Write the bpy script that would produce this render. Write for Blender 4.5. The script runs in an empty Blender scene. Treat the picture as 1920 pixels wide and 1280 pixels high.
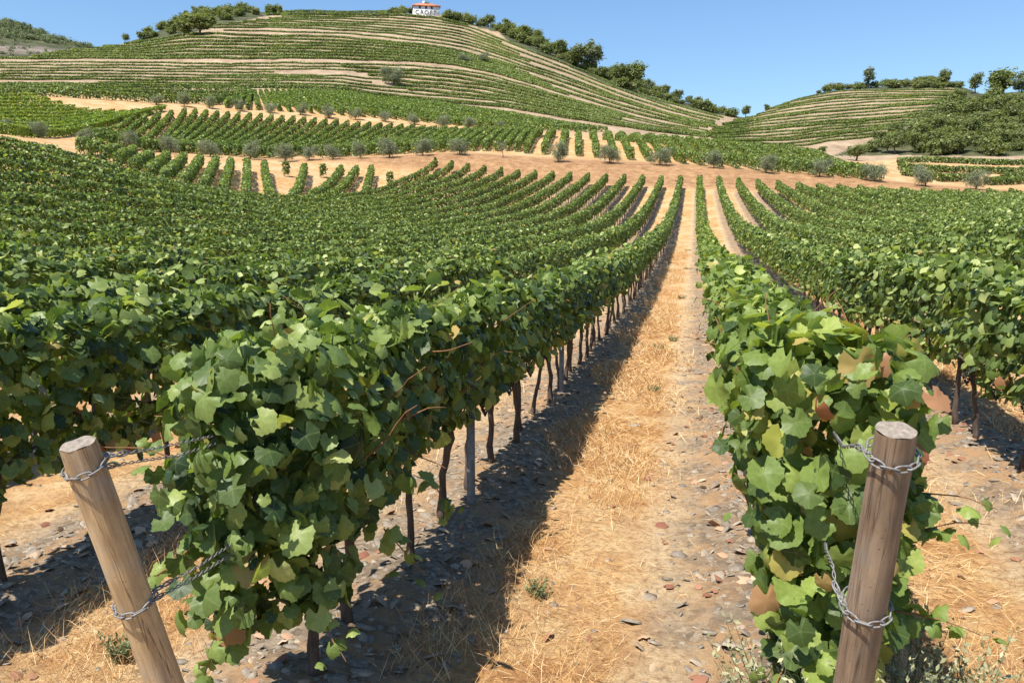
import bpy, math, random
import numpy as np
from mathutils import Vector

random.seed(7)
RNG = np.random.default_rng(11)
scene = bpy.context.scene
COL = scene.collection

# ------------------------------------------------------------------ camera
H = 1.95                       # eye height above the lane
FPX = 1493.0                   # focal length in pixels of the 1920 wide picture
PITCH = math.atan(197 / FPX)
YAW = math.radians(12.73)
cam_data = bpy.data.cameras.new('camera')
cam_data.sensor_width = 36.0
cam_data.lens = FPX / 1920 * 36.0
cam_data.clip_start = 0.05
cam_data.clip_end = 8000
cam = bpy.data.objects.new('camera', cam_data)
cam.location = (0, 0, H)
cam.rotation_euler = (math.pi / 2 - PITCH, 0, YAW)
COL.objects.link(cam)
scene.camera = cam

# ------------------------------------------------------------------ sun and sky
SUN_EL = math.radians(60.5)
SUN_X, SUN_Y = -0.53, -0.85    # where the sun stands, seen from above
n_ = math.hypot(SUN_X, SUN_Y)
SUN = Vector((SUN_X / n_ * math.cos(SUN_EL), SUN_Y / n_ * math.cos(SUN_EL), math.sin(SUN_EL)))
world = bpy.data.worlds.new('World')
scene.world = world
world.use_nodes = True
wn = world.node_tree
bg = wn.nodes['Background']
sky = wn.nodes.new('ShaderNodeTexSky')
sky.sky_type = 'NISHITA'
sky.sun_disc = False
sky.sun_elevation = SUN_EL
sky.sun_rotation = math.atan2(SUN.x, SUN.y)
sky.altitude = 400
sky.air_density = 1.35
sky.dust_density = 0.0
sky.ozone_density = 8.5
wn.links.new(sky.outputs[0], bg.inputs[0])
bg.inputs[1].default_value = 0.106
sun_data = bpy.data.lights.new('sun', 'SUN')
sun_data.energy = 5.0
sun_data.angle = math.radians(0.5)
sun_data.color = (1.0, 0.95, 0.87)
sun_ob = bpy.data.objects.new('sun', sun_data)
sun_ob.rotation_euler = SUN.to_track_quat('Z', 'Y').to_euler()
COL.objects.link(sun_ob)
scene.view_settings.view_transform = 'Standard'
scene.view_settings.look = 'None'
scene.view_settings.exposure = 0.66
scene.view_settings.gamma = 1.0
scene.cycles.max_bounces = 6
scene.cycles.transparent_max_bounces = 4
scene.cycles.use_denoising = True

# ------------------------------------------------------------------ picture <-> place
F_ = np.array([-math.sin(YAW) * math.cos(PITCH), math.cos(YAW) * math.cos(PITCH), -math.sin(PITCH)])
R_ = np.array([math.cos(YAW), math.sin(YAW), 0.0])
U_ = np.cross(R_, F_)


def pixdir(px, py):
    px = np.asarray(px, float)[..., None]
    py = np.asarray(py, float)[..., None]
    return F_ + R_ * (px - 960) / FPX - U_ * (py - 640) / FPX


def project(P):
    d = np.asarray(P, float) - np.array([0, 0, H])
    z = d @ F_
    zz = np.where(np.abs(z) < 1e-6, 1e-6, z)
    return 960 + FPX * (d @ R_) / zz, 640 - FPX * (d @ U_) / zz, z


def pchip(x, y, q):
    x = np.asarray(x, float); y = np.asarray(y, float); q = np.asarray(q, float)
    h = np.diff(x); dl = np.diff(y) / h
    m = np.zeros_like(y)
    if len(x) > 2:
        w1 = 2 * h[1:] + h[:-1]; w2 = h[1:] + 2 * h[:-1]
        ok = dl[:-1] * dl[1:] > 0
        with np.errstate(divide='ignore', invalid='ignore'):
            mm = (w1 + w2) / (w1 / dl[:-1] + w2 / dl[1:])
        m[1:-1] = np.where(ok, mm, 0)
    m[0] = dl[0]; m[-1] = dl[-1]
    qc = np.clip(q, x[0], x[-1])
    i = np.clip(np.searchsorted(x, qc) - 1, 0, len(x) - 2)
    t = (qc - x[i]) / h[i]
    return ((2 * t**3 - 3 * t**2 + 1) * y[i] + (t**3 - 2 * t**2 + t) * h[i] * m[i]
            + (-2 * t**3 + 3 * t**2) * y[i + 1] + (t**3 - t**2) * h[i] * m[i + 1])


# ------------------------------------------------------------------ terrain: levels measured along rings round the viewpoint
TH = np.radians(np.concatenate([np.linspace(-110, -52, 30)[:-1], np.linspace(-52, 28, 520), np.linspace(28, 100, 34)[1:]]))


def az(px):
    d = pixdir(px, 443.0)
    return np.arctan2(d[..., 0], d[..., 1])


def ring_level(r, pts):
    """pts: (px, z) at one range."""
    p = np.array(pts, float)
    return np.full(len(TH), float(r)), pchip(az(p[:, 0]), p[:, 1], TH)


def ring_seen(pts, r=None):
    """pts: (px, py[, r]): ground seen at that pixel at plan range r."""
    a, rr, zz = [], [], []
    for p in pts:
        q = p[2] if len(p) > 2 else r
        d = pixdir(p[0], p[1])
        h = math.hypot(d[0], d[1])
        a.append(math.atan2(d[0], d[1])); rr.append(q); zz.append(H + q * d[2] / h)
    o = np.argsort(a)
    a = np.array(a)[o]; rr = np.array(rr)[o]; zz = np.array(zz)[o]
    return pchip(a, rr, TH), pchip(a, zz, TH)


OLIVE1 = [(0, 252), (72, 259), (155, 271), (240, 281), (320, 289), (395, 294), (470, 299), (535, 303), (580, 301), (625, 299), (675, 297),
          (730, 296), (793, 292), (862, 290), (943, 296), (1047, 304), (1143, 307), (1237, 310), (1338, 315), (1437, 325), (1537, 332),
          (1640, 341), (1735, 350), (1830, 356)]
OLIVE2 = [(293, 197), (345, 200), (393, 204), (450, 209), (507, 212), (563, 216), (617, 222), (667, 225), (723, 229), (778, 234), (830, 240),
          (880, 243), (937, 246)]
BASE = [(-300, 164), (0, 169), (300, 171), (440, 174), (560, 172), (640, 174), (700, 184), (800, 194), (960, 209), (1080, 228), (1200, 247),
        (1300, 262), (1340, 264), (1450, 287), (1560, 292), (1640, 300), (1700, 298), (1920, 298), (2200, 290)]
RIDGE = [(-300, 120, 280), (0, 110, 290), (100, 101, 300), (180, 90, 310), (235, 81, 330), (270, 70, 360), (330, 44, 420), (380, 27, 440),
         (420, 19, 450), (500, 23, 450), (530, 27, 400), (600, 26, 395), (700, 26, 395), (760, 25, 395), (830, 29, 395), (860, 36, 395),
         (890, 46, 390), (960, 60, 380), (1000, 76, 370), (1060, 105, 360), (1110, 130, 350), (1170, 153, 345), (1210, 171, 340),
         (1300, 197, 330), (1370, 216, 325), (1400, 220, 325), (1440, 206, 335), (1500, 185, 365), (1560, 171, 395), (1620, 165, 410),
         (1700, 158, 420), (1740, 152, 420), (1800, 162, 410), (1850, 176, 380), (1920, 172, 380), (2200, 150, 380)]
curves = [
    ring_level(0.6, [(-300, 0), (2200, 0)]),
    ring_level(4, [(-300, 0), (2200, 0)]),
    ring_level(8, [(-300, .12), (0, .05), (560, 0), (1300, 0), (1700, .05), (1900, .12), (2200, .2)]),
    ring_level(16, [(-300, .7), (0, .45), (280, .25), (560, .1), (820, .05), (1300, .05), (1600, .15), (1900, .5), (2200, .6)]),
    ring_level(28, [(-300, 2.6), (0, 2.0), (280, 1.15), (560, .65), (820, .4), (1060, .36), (1300, .36), (1600, .6), (1900, 1.1), (2200, 1.3)]),
    ring_level(44, [(-300, 5.3), (0, 5.1), (280, 3.4), (560, 1.75), (820, 1.3), (1060, 1.15), (1300, 1.12), (1600, 1.4), (1900, 1.9), (2200, 2.1)]),
    ring_level(62, [(-300, 7.2), (0, 7.0), (140, 6.4), (280, 5.1), (420, 4.2), (560, 3.3), (700, 3.0), (820, 2.9), (1060, 2.7), (1300, 2.8),
                    (1600, 2.85), (1900, 2.9), (2200, 3.0)]),
    ring_level(78, [(-300, 9.8), (0, 9.6), (140, 8.9), (280, 7.7), (465, 6.4), (560, 5.5), (700, 4.75), (820, 5.2), (1060, 5.0), (1300, 4.9),
                    (1600, 4.5), (1900, 3.85), (2200, 3.8)]),
    ring_level(94, [(-300, 12), (0, 11.9), (70, 11.7), (280, 10.2), (465, 9.5), (560, 9.0), (700, 8.4), (820, 8.2), (1060, 8.0), (1300, 7.6),
                    (1600, 6.0), (1900, 4.9), (2200, 4.6)]),
    ring_seen([(-300, 235)] + OLIVE1 + [(1920, 362), (2200, 370)], 104),
    ring_seen([(-300, 232), (0, 246), (180, 262), (267, 280), (423, 288), (497, 292), (620, 293), (700, 290), (870, 284), (1000, 289), (1083, 292),
               (1180, 297), (1300, 303), (1400, 311), (1500, 321), (1640, 331), (1700, 338), (1900, 352), (2200, 360)], 116),
    ring_seen([(-300, 205), (0, 215), (200, 238), (300, 244), (450, 256), (560, 262), (700, 263), (820, 261), (1000, 263), (1085, 263), (1200, 268),
               (1300, 276), (1450, 292), (1560, 301), (1640, 311), (1700, 318), (1900, 332), (2200, 340)], 135),
    ring_seen([(-300, 185), (0, 190), (150, 188)] + OLIVE2 + [(1010, 254), (1100, 262), (1300, 284), (1500, 302), (1640, 310), (1700, 307), (1900, 314),
               (2200, 318)], 158),
    ring_seen(BASE, 200),
]
base_r, base_z = curves[-1]
rid_r, rid_z = ring_seen(RIDGE)
for t, bul in ((0.33, 0.05), (0.66, 0.045)):
    curves.append((base_r + (rid_r - base_r) * t, base_z + (rid_z - base_z) * (t + bul)))
curves.append((rid_r, rid_z))
curves.append((rid_r + 50, rid_z - 12))
curves.append((np.maximum(rid_r + 120, 560), rid_z * 0.55))
curves.append(ring_seen([(-300, 105), (0, 108), (100, 108), (185, 112), (300, 140), (600, 250), (2200, 250)], 620))
curves.append(ring_seen([(-300, 62), (0, 70), (60, 78), (140, 92), (185, 100), (300, 135), (600, 245), (2200, 245)], 700))
curves.append(ring_seen([(-300, 22), (0, 37), (30, 39), (60, 54), (100, 67), (140, 79), (185, 90), (220, 100), (300, 130), (600, 240), (2200, 240)], 790))
curves.append((np.full(len(TH), 1100.0), np.full(len(TH), 20.0)))
curves.append((np.full(len(TH), 6000.0), np.full(len(TH), 0.0)))
RG = np.concatenate([np.linspace(0.6, 12, 70)[:-1], np.geomspace(12, 120, 150)[:-1], np.geomspace(120, 480, 150)[:-1], np.geomspace(480, 900, 40)[:-1],
                     np.geomspace(900, 6000, 12)])
LRG = np.log(RG)
cr = np.stack([c[0] for c in curves]); cz = np.stack([c[1] for c in curves])
ZG = np.stack([pchip(cr[:, i], cz[:, i], RG) for i in range(len(TH))])


def smooth_noise(x, y, seed=0):
    s = 0
    for k in range(4):
        a = seed * 1.7 + k * 2.1
        s = s + np.sin(x * (1.0 + .37 * k) + y * (.63 - .29 * k) + a) * np.sin(y * (1.13 + .21 * k) - x * .41 * (k - 1) + 2.3 * a)
    return s / 4


XG = RG[None, :] * np.sin(TH)[:, None]
YG = RG[None, :] * np.cos(TH)[:, None]
lump = smooth_noise(XG * 2.6, YG * 2.3, 3) * .018 + smooth_noise(XG * 7, YG * 6.1, 5) * .010
ROWX0, ROWDX = -1.59, 2.06
fr = (XG - ROWX0) / ROWDX
ridge_under = np.exp(-((fr - np.round(fr)) * ROWDX / .33) ** 2) * .07
FAR = [(-300, 22), (0, 37), (30, 39), (60, 54), (100, 67), (140, 79), (185, 90), (220, 100), (300, 130), (600, 240), (2200, 240)]
ZG = ZG + np.where(RG[None, :] < 40, lump + ridge_under * (RG[None, :] > 1.5), 0) \
    + np.where(RG[None, :] > 60, smooth_noise(XG * .33, YG * .37, 1) * .10, 0) \
    + np.where(RG[None, :] > 170, smooth_noise(XG * .045, YG * .05, 2) * .8, 0)
for lim0, lim1, (rr_, zz_) in ((205, 540, (rid_r, rid_z)), (540, 1000, ring_seen(FAR, 790))):
    cap = H + RG[None, :] * ((zz_ - H) / rr_)[:, None] - np.abs(RG[None, :] - rr_[:, None]) * .015
    cap = cap + smooth_noise(XG * .09, YG * .1, 7) * .5
    ZG = np.where((RG[None, :] > lim0) & (RG[None, :] < lim1), np.minimum(ZG, cap), ZG)


def ground(x, y):
    x = np.asarray(x, float); y = np.asarray(y, float)
    th = np.arctan2(x, y); lr = np.log(np.clip(np.hypot(x, y), RG[0], RG[-1]))
    i = np.clip(np.searchsorted(TH, th) - 1, 0, len(TH) - 2)
    j = np.clip(np.searchsorted(LRG, lr) - 1, 0, len(RG) - 2)
    a = np.clip((th - TH[i]) / (TH[i + 1] - TH[i]), 0, 1)
    b = np.clip((np.exp(lr) - RG[j]) / (RG[j + 1] - RG[j]), 0, 1)
    return (ZG[i, j] * (1 - a) + ZG[i + 1, j] * a) * (1 - b) + (ZG[i, j + 1] * (1 - a) + ZG[i + 1, j + 1] * a) * b


RM = np.geomspace(1.5, 900, 2600)


def cast(px, py, rmin=0.0):
    """First ground point seen through a pixel of the photograph, no nearer than rmin."""
    d = pixdir(px, py)
    h = math.hypot(d[0], d[1])
    r = RM[RM >= rmin]
    x = r * d[0] / h; y = r * d[1] / h; zr = H + r * d[2] / h
    below = zr < ground(x, y)
    k = int(np.argmax(below)) if below.any() else int(np.argmin(np.abs(zr - ground(x, y))))
    return np.array([x[k], y[k], float(ground(x[k], y[k]))])


# ------------------------------------------------------------------ materials
def new_mat(name):
    m = bpy.data.materials.new(name)
    m.use_nodes = True
    nt = m.node_tree
    return m, nt, nt.nodes['Principled BSDF'], nt.nodes['Material Output']


def noise(nt, scale, detail=4, rough=.6, vec=None, dist=0.0):
    n = nt.nodes.new('ShaderNodeTexNoise')
    n.inputs['Scale'].default_value = scale
    n.inputs['Detail'].default_value = detail
    n.inputs['Roughness'].default_value = rough
    n.inputs['Distortion'].default_value = dist
    if vec is not None:
        nt.links.new(vec, n.inputs['Vector'])
    return n


def ramp(nt, fac, stops):
    r = nt.nodes.new('ShaderNodeValToRGB')
    els = r.color_ramp.elements
    while len(els) < len(stops):
        els.new(.5)
    for e, (p, c) in zip(els, stops):
        e.position = p
        e.color = (*c, 1) if len(c) == 3 else c
    nt.links.new(fac, r.inputs[0])
    return r


def mixc(nt, fac, a, b, mode='MIX'):
    m = nt.nodes.new('ShaderNodeMix')
    m.data_type = 'RGBA'
    m.blend_type = mode
    for s, v in ((m.inputs[0], fac), (m.inputs[6], a), (m.inputs[7], b)):
        if isinstance(v, (int, float)):
            s.default_value = v
        elif isinstance(v, tuple):
            s.default_value = (*v, 1)
        else:
            nt.links.new(v, s)
    return m.outputs[2]


def math_n(nt, op, a, b=None, clamp=False):
    m = nt.nodes.new('ShaderNodeMath')
    m.operation = op
    m.use_clamp = clamp
    for s, v in zip(m.inputs, (a, b)):
        if v is None:
            continue
        if isinstance(v, (int, float)):
            s.default_value = v
        else:
            nt.links.new(v, s)
    return m.outputs[0]


def attr(nt, name):
    a = nt.nodes.new('ShaderNodeAttribute')
    a.attribute_name = name
    return a


def leaf_mat(name, stops, trans=.32, rough=.46, spec=.30, aged=True, tcol=None):
    m, nt, p, out = new_mat(name)
    v = attr(nt, 'v').outputs['Fac']
    c = ramp(nt, v, stops).outputs[0]
    if aged:
        vn = ramp(nt, attr(nt, 'vein').outputs['Fac'], [(.72, (0, 0, 0)), (.97, (.55, .55, .55))]).outputs[0]
        c = mixc(nt, vn, c, mixc(nt, .5, c, (.34, .38, .16)))
        geo = nt.nodes.new('ShaderNodeNewGeometry')
        bl = noise(nt, 75, 4, .6, geo.outputs['Position'])
        c = mixc(nt, 1.0, c, ramp(nt, bl.outputs[0], [(.3, (.80, .82, .78)), (.7, (1.12, 1.1, 1.1))]).outputs[0], 'MULTIPLY')
        g = attr(nt, 'age').outputs['Fac']
        c = mixc(nt, ramp(nt, g, [(0.0, (0, 0, 0)), (.45, (0, 0, 0)), (.55, (1, 1, 1))]).outputs[0], c,
                 ramp(nt, g, [(.5, (.30, .33, .05)), (.7, (.42, .34, .10)), (.85, (.40, .22, .11)), (1, (.26, .07, .035))]).outputs[0])
    nt.links.new(c, p.inputs['Base Color'])
    p.inputs['Roughness'].default_value = rough
    p.inputs['Specular IOR Level'].default_value = spec
    tr = nt.nodes.new('ShaderNodeBsdfTranslucent')
    tc = mixc(nt, 1.0, c, tcol or (1.5, 1.6, .6), 'MULTIPLY')
    nt.links.new(tc, tr.inputs[0])
    mx = nt.nodes.new('ShaderNodeMixShader')
    mx.inputs[0].default_value = trans
    nt.links.new(p.outputs[0], mx.inputs[1]); nt.links.new(tr.outputs[0], mx.inputs[2])
    nt.links.new(mx.outputs[0], out.inputs[0])
    return m


M = {}
M['vine'] = leaf_mat('vine_leaf', [(0, (.030, .058, .020)), (.5, (.155, .220, .055)), (.85, (.32, .385, .112)), (1, (.48, .52, .20))])
M['vine_light'] = leaf_mat('vine_leaf_light', [(0, (.050, .085, .022)), (.5, (.170, .238, .052)), (.85, (.28, .35, .08)), (1, (.43, .48, .12))])
M['vine_terrace'] = leaf_mat('vine_leaf_terrace', [(0, (.08, .115, .03)), (.5, (.19, .24, .06)), (1, (.34, .38, .11))], aged=False)
M['vine_bright'] = leaf_mat('vine_leaf_bright', [(0, (.10, .155, .028)), (.5, (.23, .31, .055)), (1, (.40, .45, .09))], aged=False)
M['olive'] = leaf_mat('olive_leaf', [(0, (.13, .155, .085)), (.5, (.25, .285, .165)), (1, (.38, .40, .25))], trans=.35, rough=.5, aged=False, tcol=(1, 1, .8))
M['bush'] = leaf_mat('bush_leaf', [(0, (.065, .085, .028)), (.5, (.185, .215, .075)), (1, (.36, .37, .145))], trans=.32, rough=.55, aged=False)
M['bush_light'] = leaf_mat('bush_leaf_light', [(0, (.11, .12, .045)), (.5, (.22, .235, .09)), (1, (.36, .36, .15))], trans=.32, rough=.55, aged=False)
M['pine'] = leaf_mat('gum_leaf', [(0, (.065, .085, .045)), (.5, (.175, .205, .112)), (1, (.34, .36, .21))], trans=.3, rough=.55, aged=False)


def bark_mat(name, dark, light, scale=18):
    m, nt, p, out = new_mat(name)
    tc = nt.nodes.new('ShaderNodeTexCoord')
    mp = nt.nodes.new('ShaderNodeMapping')
    mp.inputs['Scale'].default_value = (1, 1, .22)
    nt.links.new(tc.outputs['Object'], mp.inputs[0])
    n = noise(nt, scale, 6, .7, mp.outputs[0])
    nt.links.new(ramp(nt, n.outputs[0], [(.3, dark), (.7, light)]).outputs[0], p.inputs['Base Color'])
    p.inputs['Roughness'].default_value = .9
    b = nt.nodes.new('ShaderNodeBump')
    b.inputs['Strength'].default_value = .8
    b.inputs['Distance'].default_value = .01
    nt.links.new(n.outputs[0], b.inputs['Height'])
    nt.links.new(b.outputs[0], p.inputs['Normal'])
    return m


M['bark'] = bark_mat('vine_bark', (.035, .024, .018), (.15, .105, .08), 40)
M['tree_bark'] = bark_mat('tree_bark', (.05, .04, .03), (.16, .13, .10), 6)
M['cane'] = bark_mat('vine_cane', (.16, .07, .03), (.34, .17, .07), 60)


def plain_mat(name, col, rough=.8, metal=0.0, var=.25, scale=20):
    m, nt, p, out = new_mat(name)
    tc = nt.nodes.new('ShaderNodeTexCoord')
    n = noise(nt, scale, 5, .65, tc.outputs['Object'])
    lo = tuple(c * (1 - var) for c in col); hi = tuple(min(1, c * (1 + var)) for c in col)
    nt.links.new(ramp(nt, n.outputs[0], [(.3, lo), (.7, hi)]).outputs[0], p.inputs['Base Color'])
    p.inputs['Roughness'].default_value = rough
    p.inputs['Metallic'].default_value = metal
    return m


M['galv'] = plain_mat('galvanised_steel', (.22, .21, .20), .65, .35, .5, 90)
M['stake'] = plain_mat('stake_steel', (.20, .21, .22), .6, .3, .4, 25)
M['wall'] = plain_mat('white_wall', (.80, .79, .76), .85, 0, .06, .6)
M['roof'] = plain_mat('roof_tile', (.48, .17, .08), .85, 0, .35, 1.5)
M['dark'] = plain_mat('dark_opening', (.03, .03, .035), .5, 0, .3, 3)
M['grape'] = plain_mat('grape_skin', (.018, .016, .04), .45, 0, .6, 30)
M['straw'] = None


def wood_mat(name, light, dark):
    m, nt, p, out = new_mat(name)
    tc = nt.nodes.new('ShaderNodeTexCoord')
    mp = nt.nodes.new('ShaderNodeMapping')
    mp.inputs['Scale'].default_value = (1, 1, .06)
    nt.links.new(tc.outputs['Object'], mp.inputs[0])
    g = noise(nt, 55, 6, .65, mp.outputs[0], .4)
    mp2 = nt.nodes.new('ShaderNodeMapping')
    mp2.inputs['Scale'].default_value = (1, 1, .35)
    nt.links.new(tc.outputs['Object'], mp2.inputs[0])
    s = noise(nt, 7, 4, .6, mp2.outputs[0])
    c = ramp(nt, g.outputs[0], [(.30, dark), (.52, light), (.8, tuple(min(1, v * 1.25) for v in light))]).outputs[0]
    c = mixc(nt, ramp(nt, s.outputs[0], [(.42, (0, 0, 0)), (.72, (.8, .8, .8))]).outputs[0], c, tuple(v * .55 for v in dark))
    vor = nt.nodes.new('ShaderNodeTexVoronoi')
    vor.inputs['Scale'].default_value = 6.5
    nt.links.new(mp2.outputs[0], vor.inputs['Vector'])
    c = mixc(nt, ramp(nt, vor.outputs['Distance'], [(.03, (.9, .9, .9)), (.11, (0, 0, 0))]).outputs[0], c, tuple(v * .5 for v in dark))
    mp3 = nt.nodes.new('ShaderNodeMapping')
    mp3.inputs['Scale'].default_value = (1, 1, .035)
    nt.links.new(tc.outputs['Object'], mp3.inputs[0])
    ck = noise(nt, 26, 3, .5, mp3.outputs[0], .3)
    crack = ramp(nt, ck.outputs[0], [(.485, (0, 0, 0)), (.5, (1, 1, 1)), (.515, (0, 0, 0))]).outputs[0]
    c = mixc(nt, math_n(nt, 'MULTIPLY', crack, .75), c, (.035, .022, .014))
    gr = noise(nt, 3.2, 6, .7, tc.outputs['Object'])
    c = mixc(nt, ramp(nt, gr.outputs[0], [(.5, (0, 0, 0)), (.68, (.6, .6, .6))]).outputs[0], c, tuple(sum(light) / 3 * k for k in (.85, .8, .72)))
    sp = noise(nt, 130, 2, .5, tc.outputs['Object'])
    c = mixc(nt, ramp(nt, sp.outputs[0], [(.66, (0, 0, 0)), (.74, (.7, .7, .7))]).outputs[0], c, tuple(v * .45 for v in dark))
    nt.links.new(c, p.inputs['Base Color'])
    p.inputs['Roughness'].default_value = .85
    b = nt.nodes.new('ShaderNodeBump')
    b.inputs['Strength'].default_value = .7
    b.inputs['Distance'].default_value = .004
    nt.links.new(g.outputs[0], b.inputs['Height'])
    nt.links.new(b.outputs[0], p.inputs['Normal'])
    return m


M['post_a'] = wood_mat('post_wood_tan', (.62, .42, .215), (.34, .19, .085))
M['post_b'] = wood_mat('post_wood_brown', (.34, .23, .14), (.15, .095, .058))
M['endgrain'] = plain_mat('post_end_grain', (.25, .205, .16), .9, 0, .4, 60)


def ground_mat():
    m, nt, p, out = new_mat('vineyard_soil')
    geo = nt.nodes.new('ShaderNodeNewGeometry')
    pos = geo.outputs['Position']
    big = noise(nt, .35, 5, .6, pos)
    mid = noise(nt, 2.2, 6, .65, pos)
    fine = noise(nt, 22, 8, .75, pos)
    straw = ramp(nt, mid.outputs[0], [(.30, (.34, .155, .055)), (.5, (.52, .305, .125)), (.72, (.66, .49, .26))]).outputs[0]
    straw = mixc(nt, ramp(nt, big.outputs[0], [(.45, (0, 0, 0)), (.65, (.6, .6, .6))]).outputs[0], straw, (.66, .52, .31))
    straw = mixc(nt, ramp(nt, fine.outputs[0], [(.35, (.75, .75, .75)), (.55, (0, 0, 0))]).outputs[0], straw, (.27, .13, .06))
    # schist rubble under the vines
    vor = nt.nodes.new('ShaderNodeTexVoronoi')
    vor.inputs['Scale'].default_value = 24
    nt.links.new(pos, vor.inputs['Vector'])
    stone = ramp(nt, vor.outputs['Color'], [(0, (.13, .095, .065)), (.5, (.25, .19, .13)), (1, (.40, .32, .23))]).outputs[0]
    stone = mixc(nt, ramp(nt, mid.outputs[0], [(.45, (0, 0, 0)), (.62, (1, 1, 1))]).outputs[0], stone, (.40, .24, .12))
    sep = nt.nodes.new('ShaderNodeSeparateXYZ')
    nt.links.new(pos, sep.inputs[0])
    u = math_n(nt, 'MULTIPLY', math_n(nt, 'SUBTRACT', sep.outputs[0], ROWX0), 1 / ROWDX)
    u = math_n(nt, 'SUBTRACT', u, math_n(nt, 'ROUND', u))
    gv = math_n(nt, 'ADD', math_n(nt, 'ADD', u, .5), math_n(nt, 'MULTIPLY', math_n(nt, 'SUBTRACT', mid.outputs[0], .5), .22))
    gv = ramp(nt, gv, [(.10, (0, 0, 0)), (.20, (.6, .6, .6)), (.40, (.6, .6, .6)), (.47, (0, 0, 0))]).outputs[0]
    pebble = ramp(nt, fine.outputs[0], [(.36, (.24, .165, .10)), (.5, (.49, .375, .24)), (.68, (.62, .51, .35))]).outputs[0]
    straw = mixc(nt, math_n(nt, 'MULTIPLY', gv, attr(nt, 'near').outputs['Fac']), straw, pebble)
    dist = math_n(nt, 'MULTIPLY', math_n(nt, 'ABSOLUTE', u), ROWDX)
    dist = math_n(nt, 'ADD', dist, math_n(nt, 'MULTIPLY', math_n(nt, 'SUBTRACT', mid.outputs[0], .5), .55))
    w = ramp(nt, dist, [(.34, (1, 1, 1)), (.62, (0, 0, 0))]).outputs[0]
    near = math_n(nt, 'MULTIPLY', w, attr(nt, 'near').outputs['Fac'])
    col = mixc(nt, near, straw, stone)
    # bank: pinkish brown dry grass
    bank = ramp(nt, noise(nt, .9, 10, .78, pos).outputs[0], [(.34, (.19, .095, .042)), (.5, (.37, .21, .098)), (.66, (.52, .33, .17))]).outputs[0]
    bank = mixc(nt, ramp(nt, noise(nt, .16, 5, .6, pos).outputs[0], [(.45, (0, 0, 0)), (.65, (.28, .28, .28))]).outputs[0], bank, (.23, .125, .062))
    bank = mixc(nt, ramp(nt, noise(nt, 5.5, 6, .75, pos).outputs[0], [(.38, (.55, .55, .55)), (.56, (0, 0, 0))]).outputs[0], bank, (.17, .085, .04))
    col = mixc(nt, attr(nt, 'bank').outputs['Fac'], col, bank)
    pale = ramp(nt, noise(nt, .22, 8, .7, pos).outputs[0], [(.3, (.20, .135, .085)), (.5, (.34, .245, .155)), (.7, (.44, .34, .23))]).outputs[0]
    col = mixc(nt, attr(nt, 'pale').outputs['Fac'], col, pale)
    scr = ramp(nt, noise(nt, .12, 8, .75, pos).outputs[0], [(.35, (.035, .045, .020)), (.52, (.075, .08, .038)), (.75, (.19, .155, .09))]).outputs[0]
    col = mixc(nt, attr(nt, 'scrub').outputs['Fac'], col, scr)
    mpr = nt.nodes.new('ShaderNodeMapping')
    mpr.inputs['Scale'].default_value = (.022, .022, .17)
    nt.links.new(pos, mpr.inputs[0])
    rock = ramp(nt, noise(nt, 1.0, 9, .75, mpr.outputs[0]).outputs[0], [(.38, (.05, .05, .035)), (.5, (.17, .135, .11)), (.68, (.29, .235, .20))]).outputs[0]
    col = mixc(nt, attr(nt, 'rock').outputs['Fac'], col, rock)
    nt.links.new(col, p.inputs['Base Color'])
    p.inputs['Roughness'].default_value = .95
    p.inputs['Specular IOR Level'].default_value = .15
    hgt = math_n(nt, 'ADD', math_n(nt, 'MULTIPLY', fine.outputs[0], .6), math_n(nt, 'MULTIPLY', mid.outputs[0], 1.0))
    b = nt.nodes.new('ShaderNodeBump')
    b.inputs['Strength'].default_value = .9
    b.inputs['Distance'].default_value = .05
    nt.links.new(hgt, b.inputs['Height'])
    nt.links.new(b.outputs[0], p.inputs['Normal'])
    return m


M['ground'] = ground_mat()


# ------------------------------------------------------------------ mesh helpers
def mesh_tris(name, V, T, attrs=None, smooth=True):
    me = bpy.data.meshes.new(name)
    V = np.ascontiguousarray(V, dtype=np.float32); T = np.ascontiguousarray(T, dtype=np.int32)
    me.vertices.add(len(V)); me.vertices.foreach_set('co', V.ravel())
    me.loops.add(T.size); me.loops.foreach_set('vertex_index', T.ravel())
    me.polygons.add(len(T)); me.polygons.foreach_set('loop_start', np.arange(0, T.size, T.shape[1], dtype=np.int32))
    if smooth:
        me.polygons.foreach_set('use_smooth', np.ones(len(T), dtype=bool))
    for k, a in (attrs or {}).items():
        me.attributes.new(k, 'FLOAT', 'POINT').data.foreach_set('value', np.ascontiguousarray(a, dtype=np.float32))
    me.update(calc_edges=True)
    return me


def put(name, me, mat=None, parent=None, loc=None):
    o = bpy.data.objects.new(name, me)
    if mat is not None and me is not None and not me.materials:
        me.materials.append(mat)
    if parent is not None:
        o.parent = parent
    if loc is not None:
        o.location = loc
    COL.objects.link(o)
    return o


def tag(o, label=None, cat=None, group=None, kind=None):
    for k, v in (('label', label), ('category', cat), ('group', group), ('kind', kind)):
        if v:
            o[k] = v
    return o


def empty(name, loc, label, cat, group=None):
    o = bpy.data.objects.new(name, None)
    o.location = loc
    COL.objects.link(o)
    return tag(o, label, cat, group)


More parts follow.
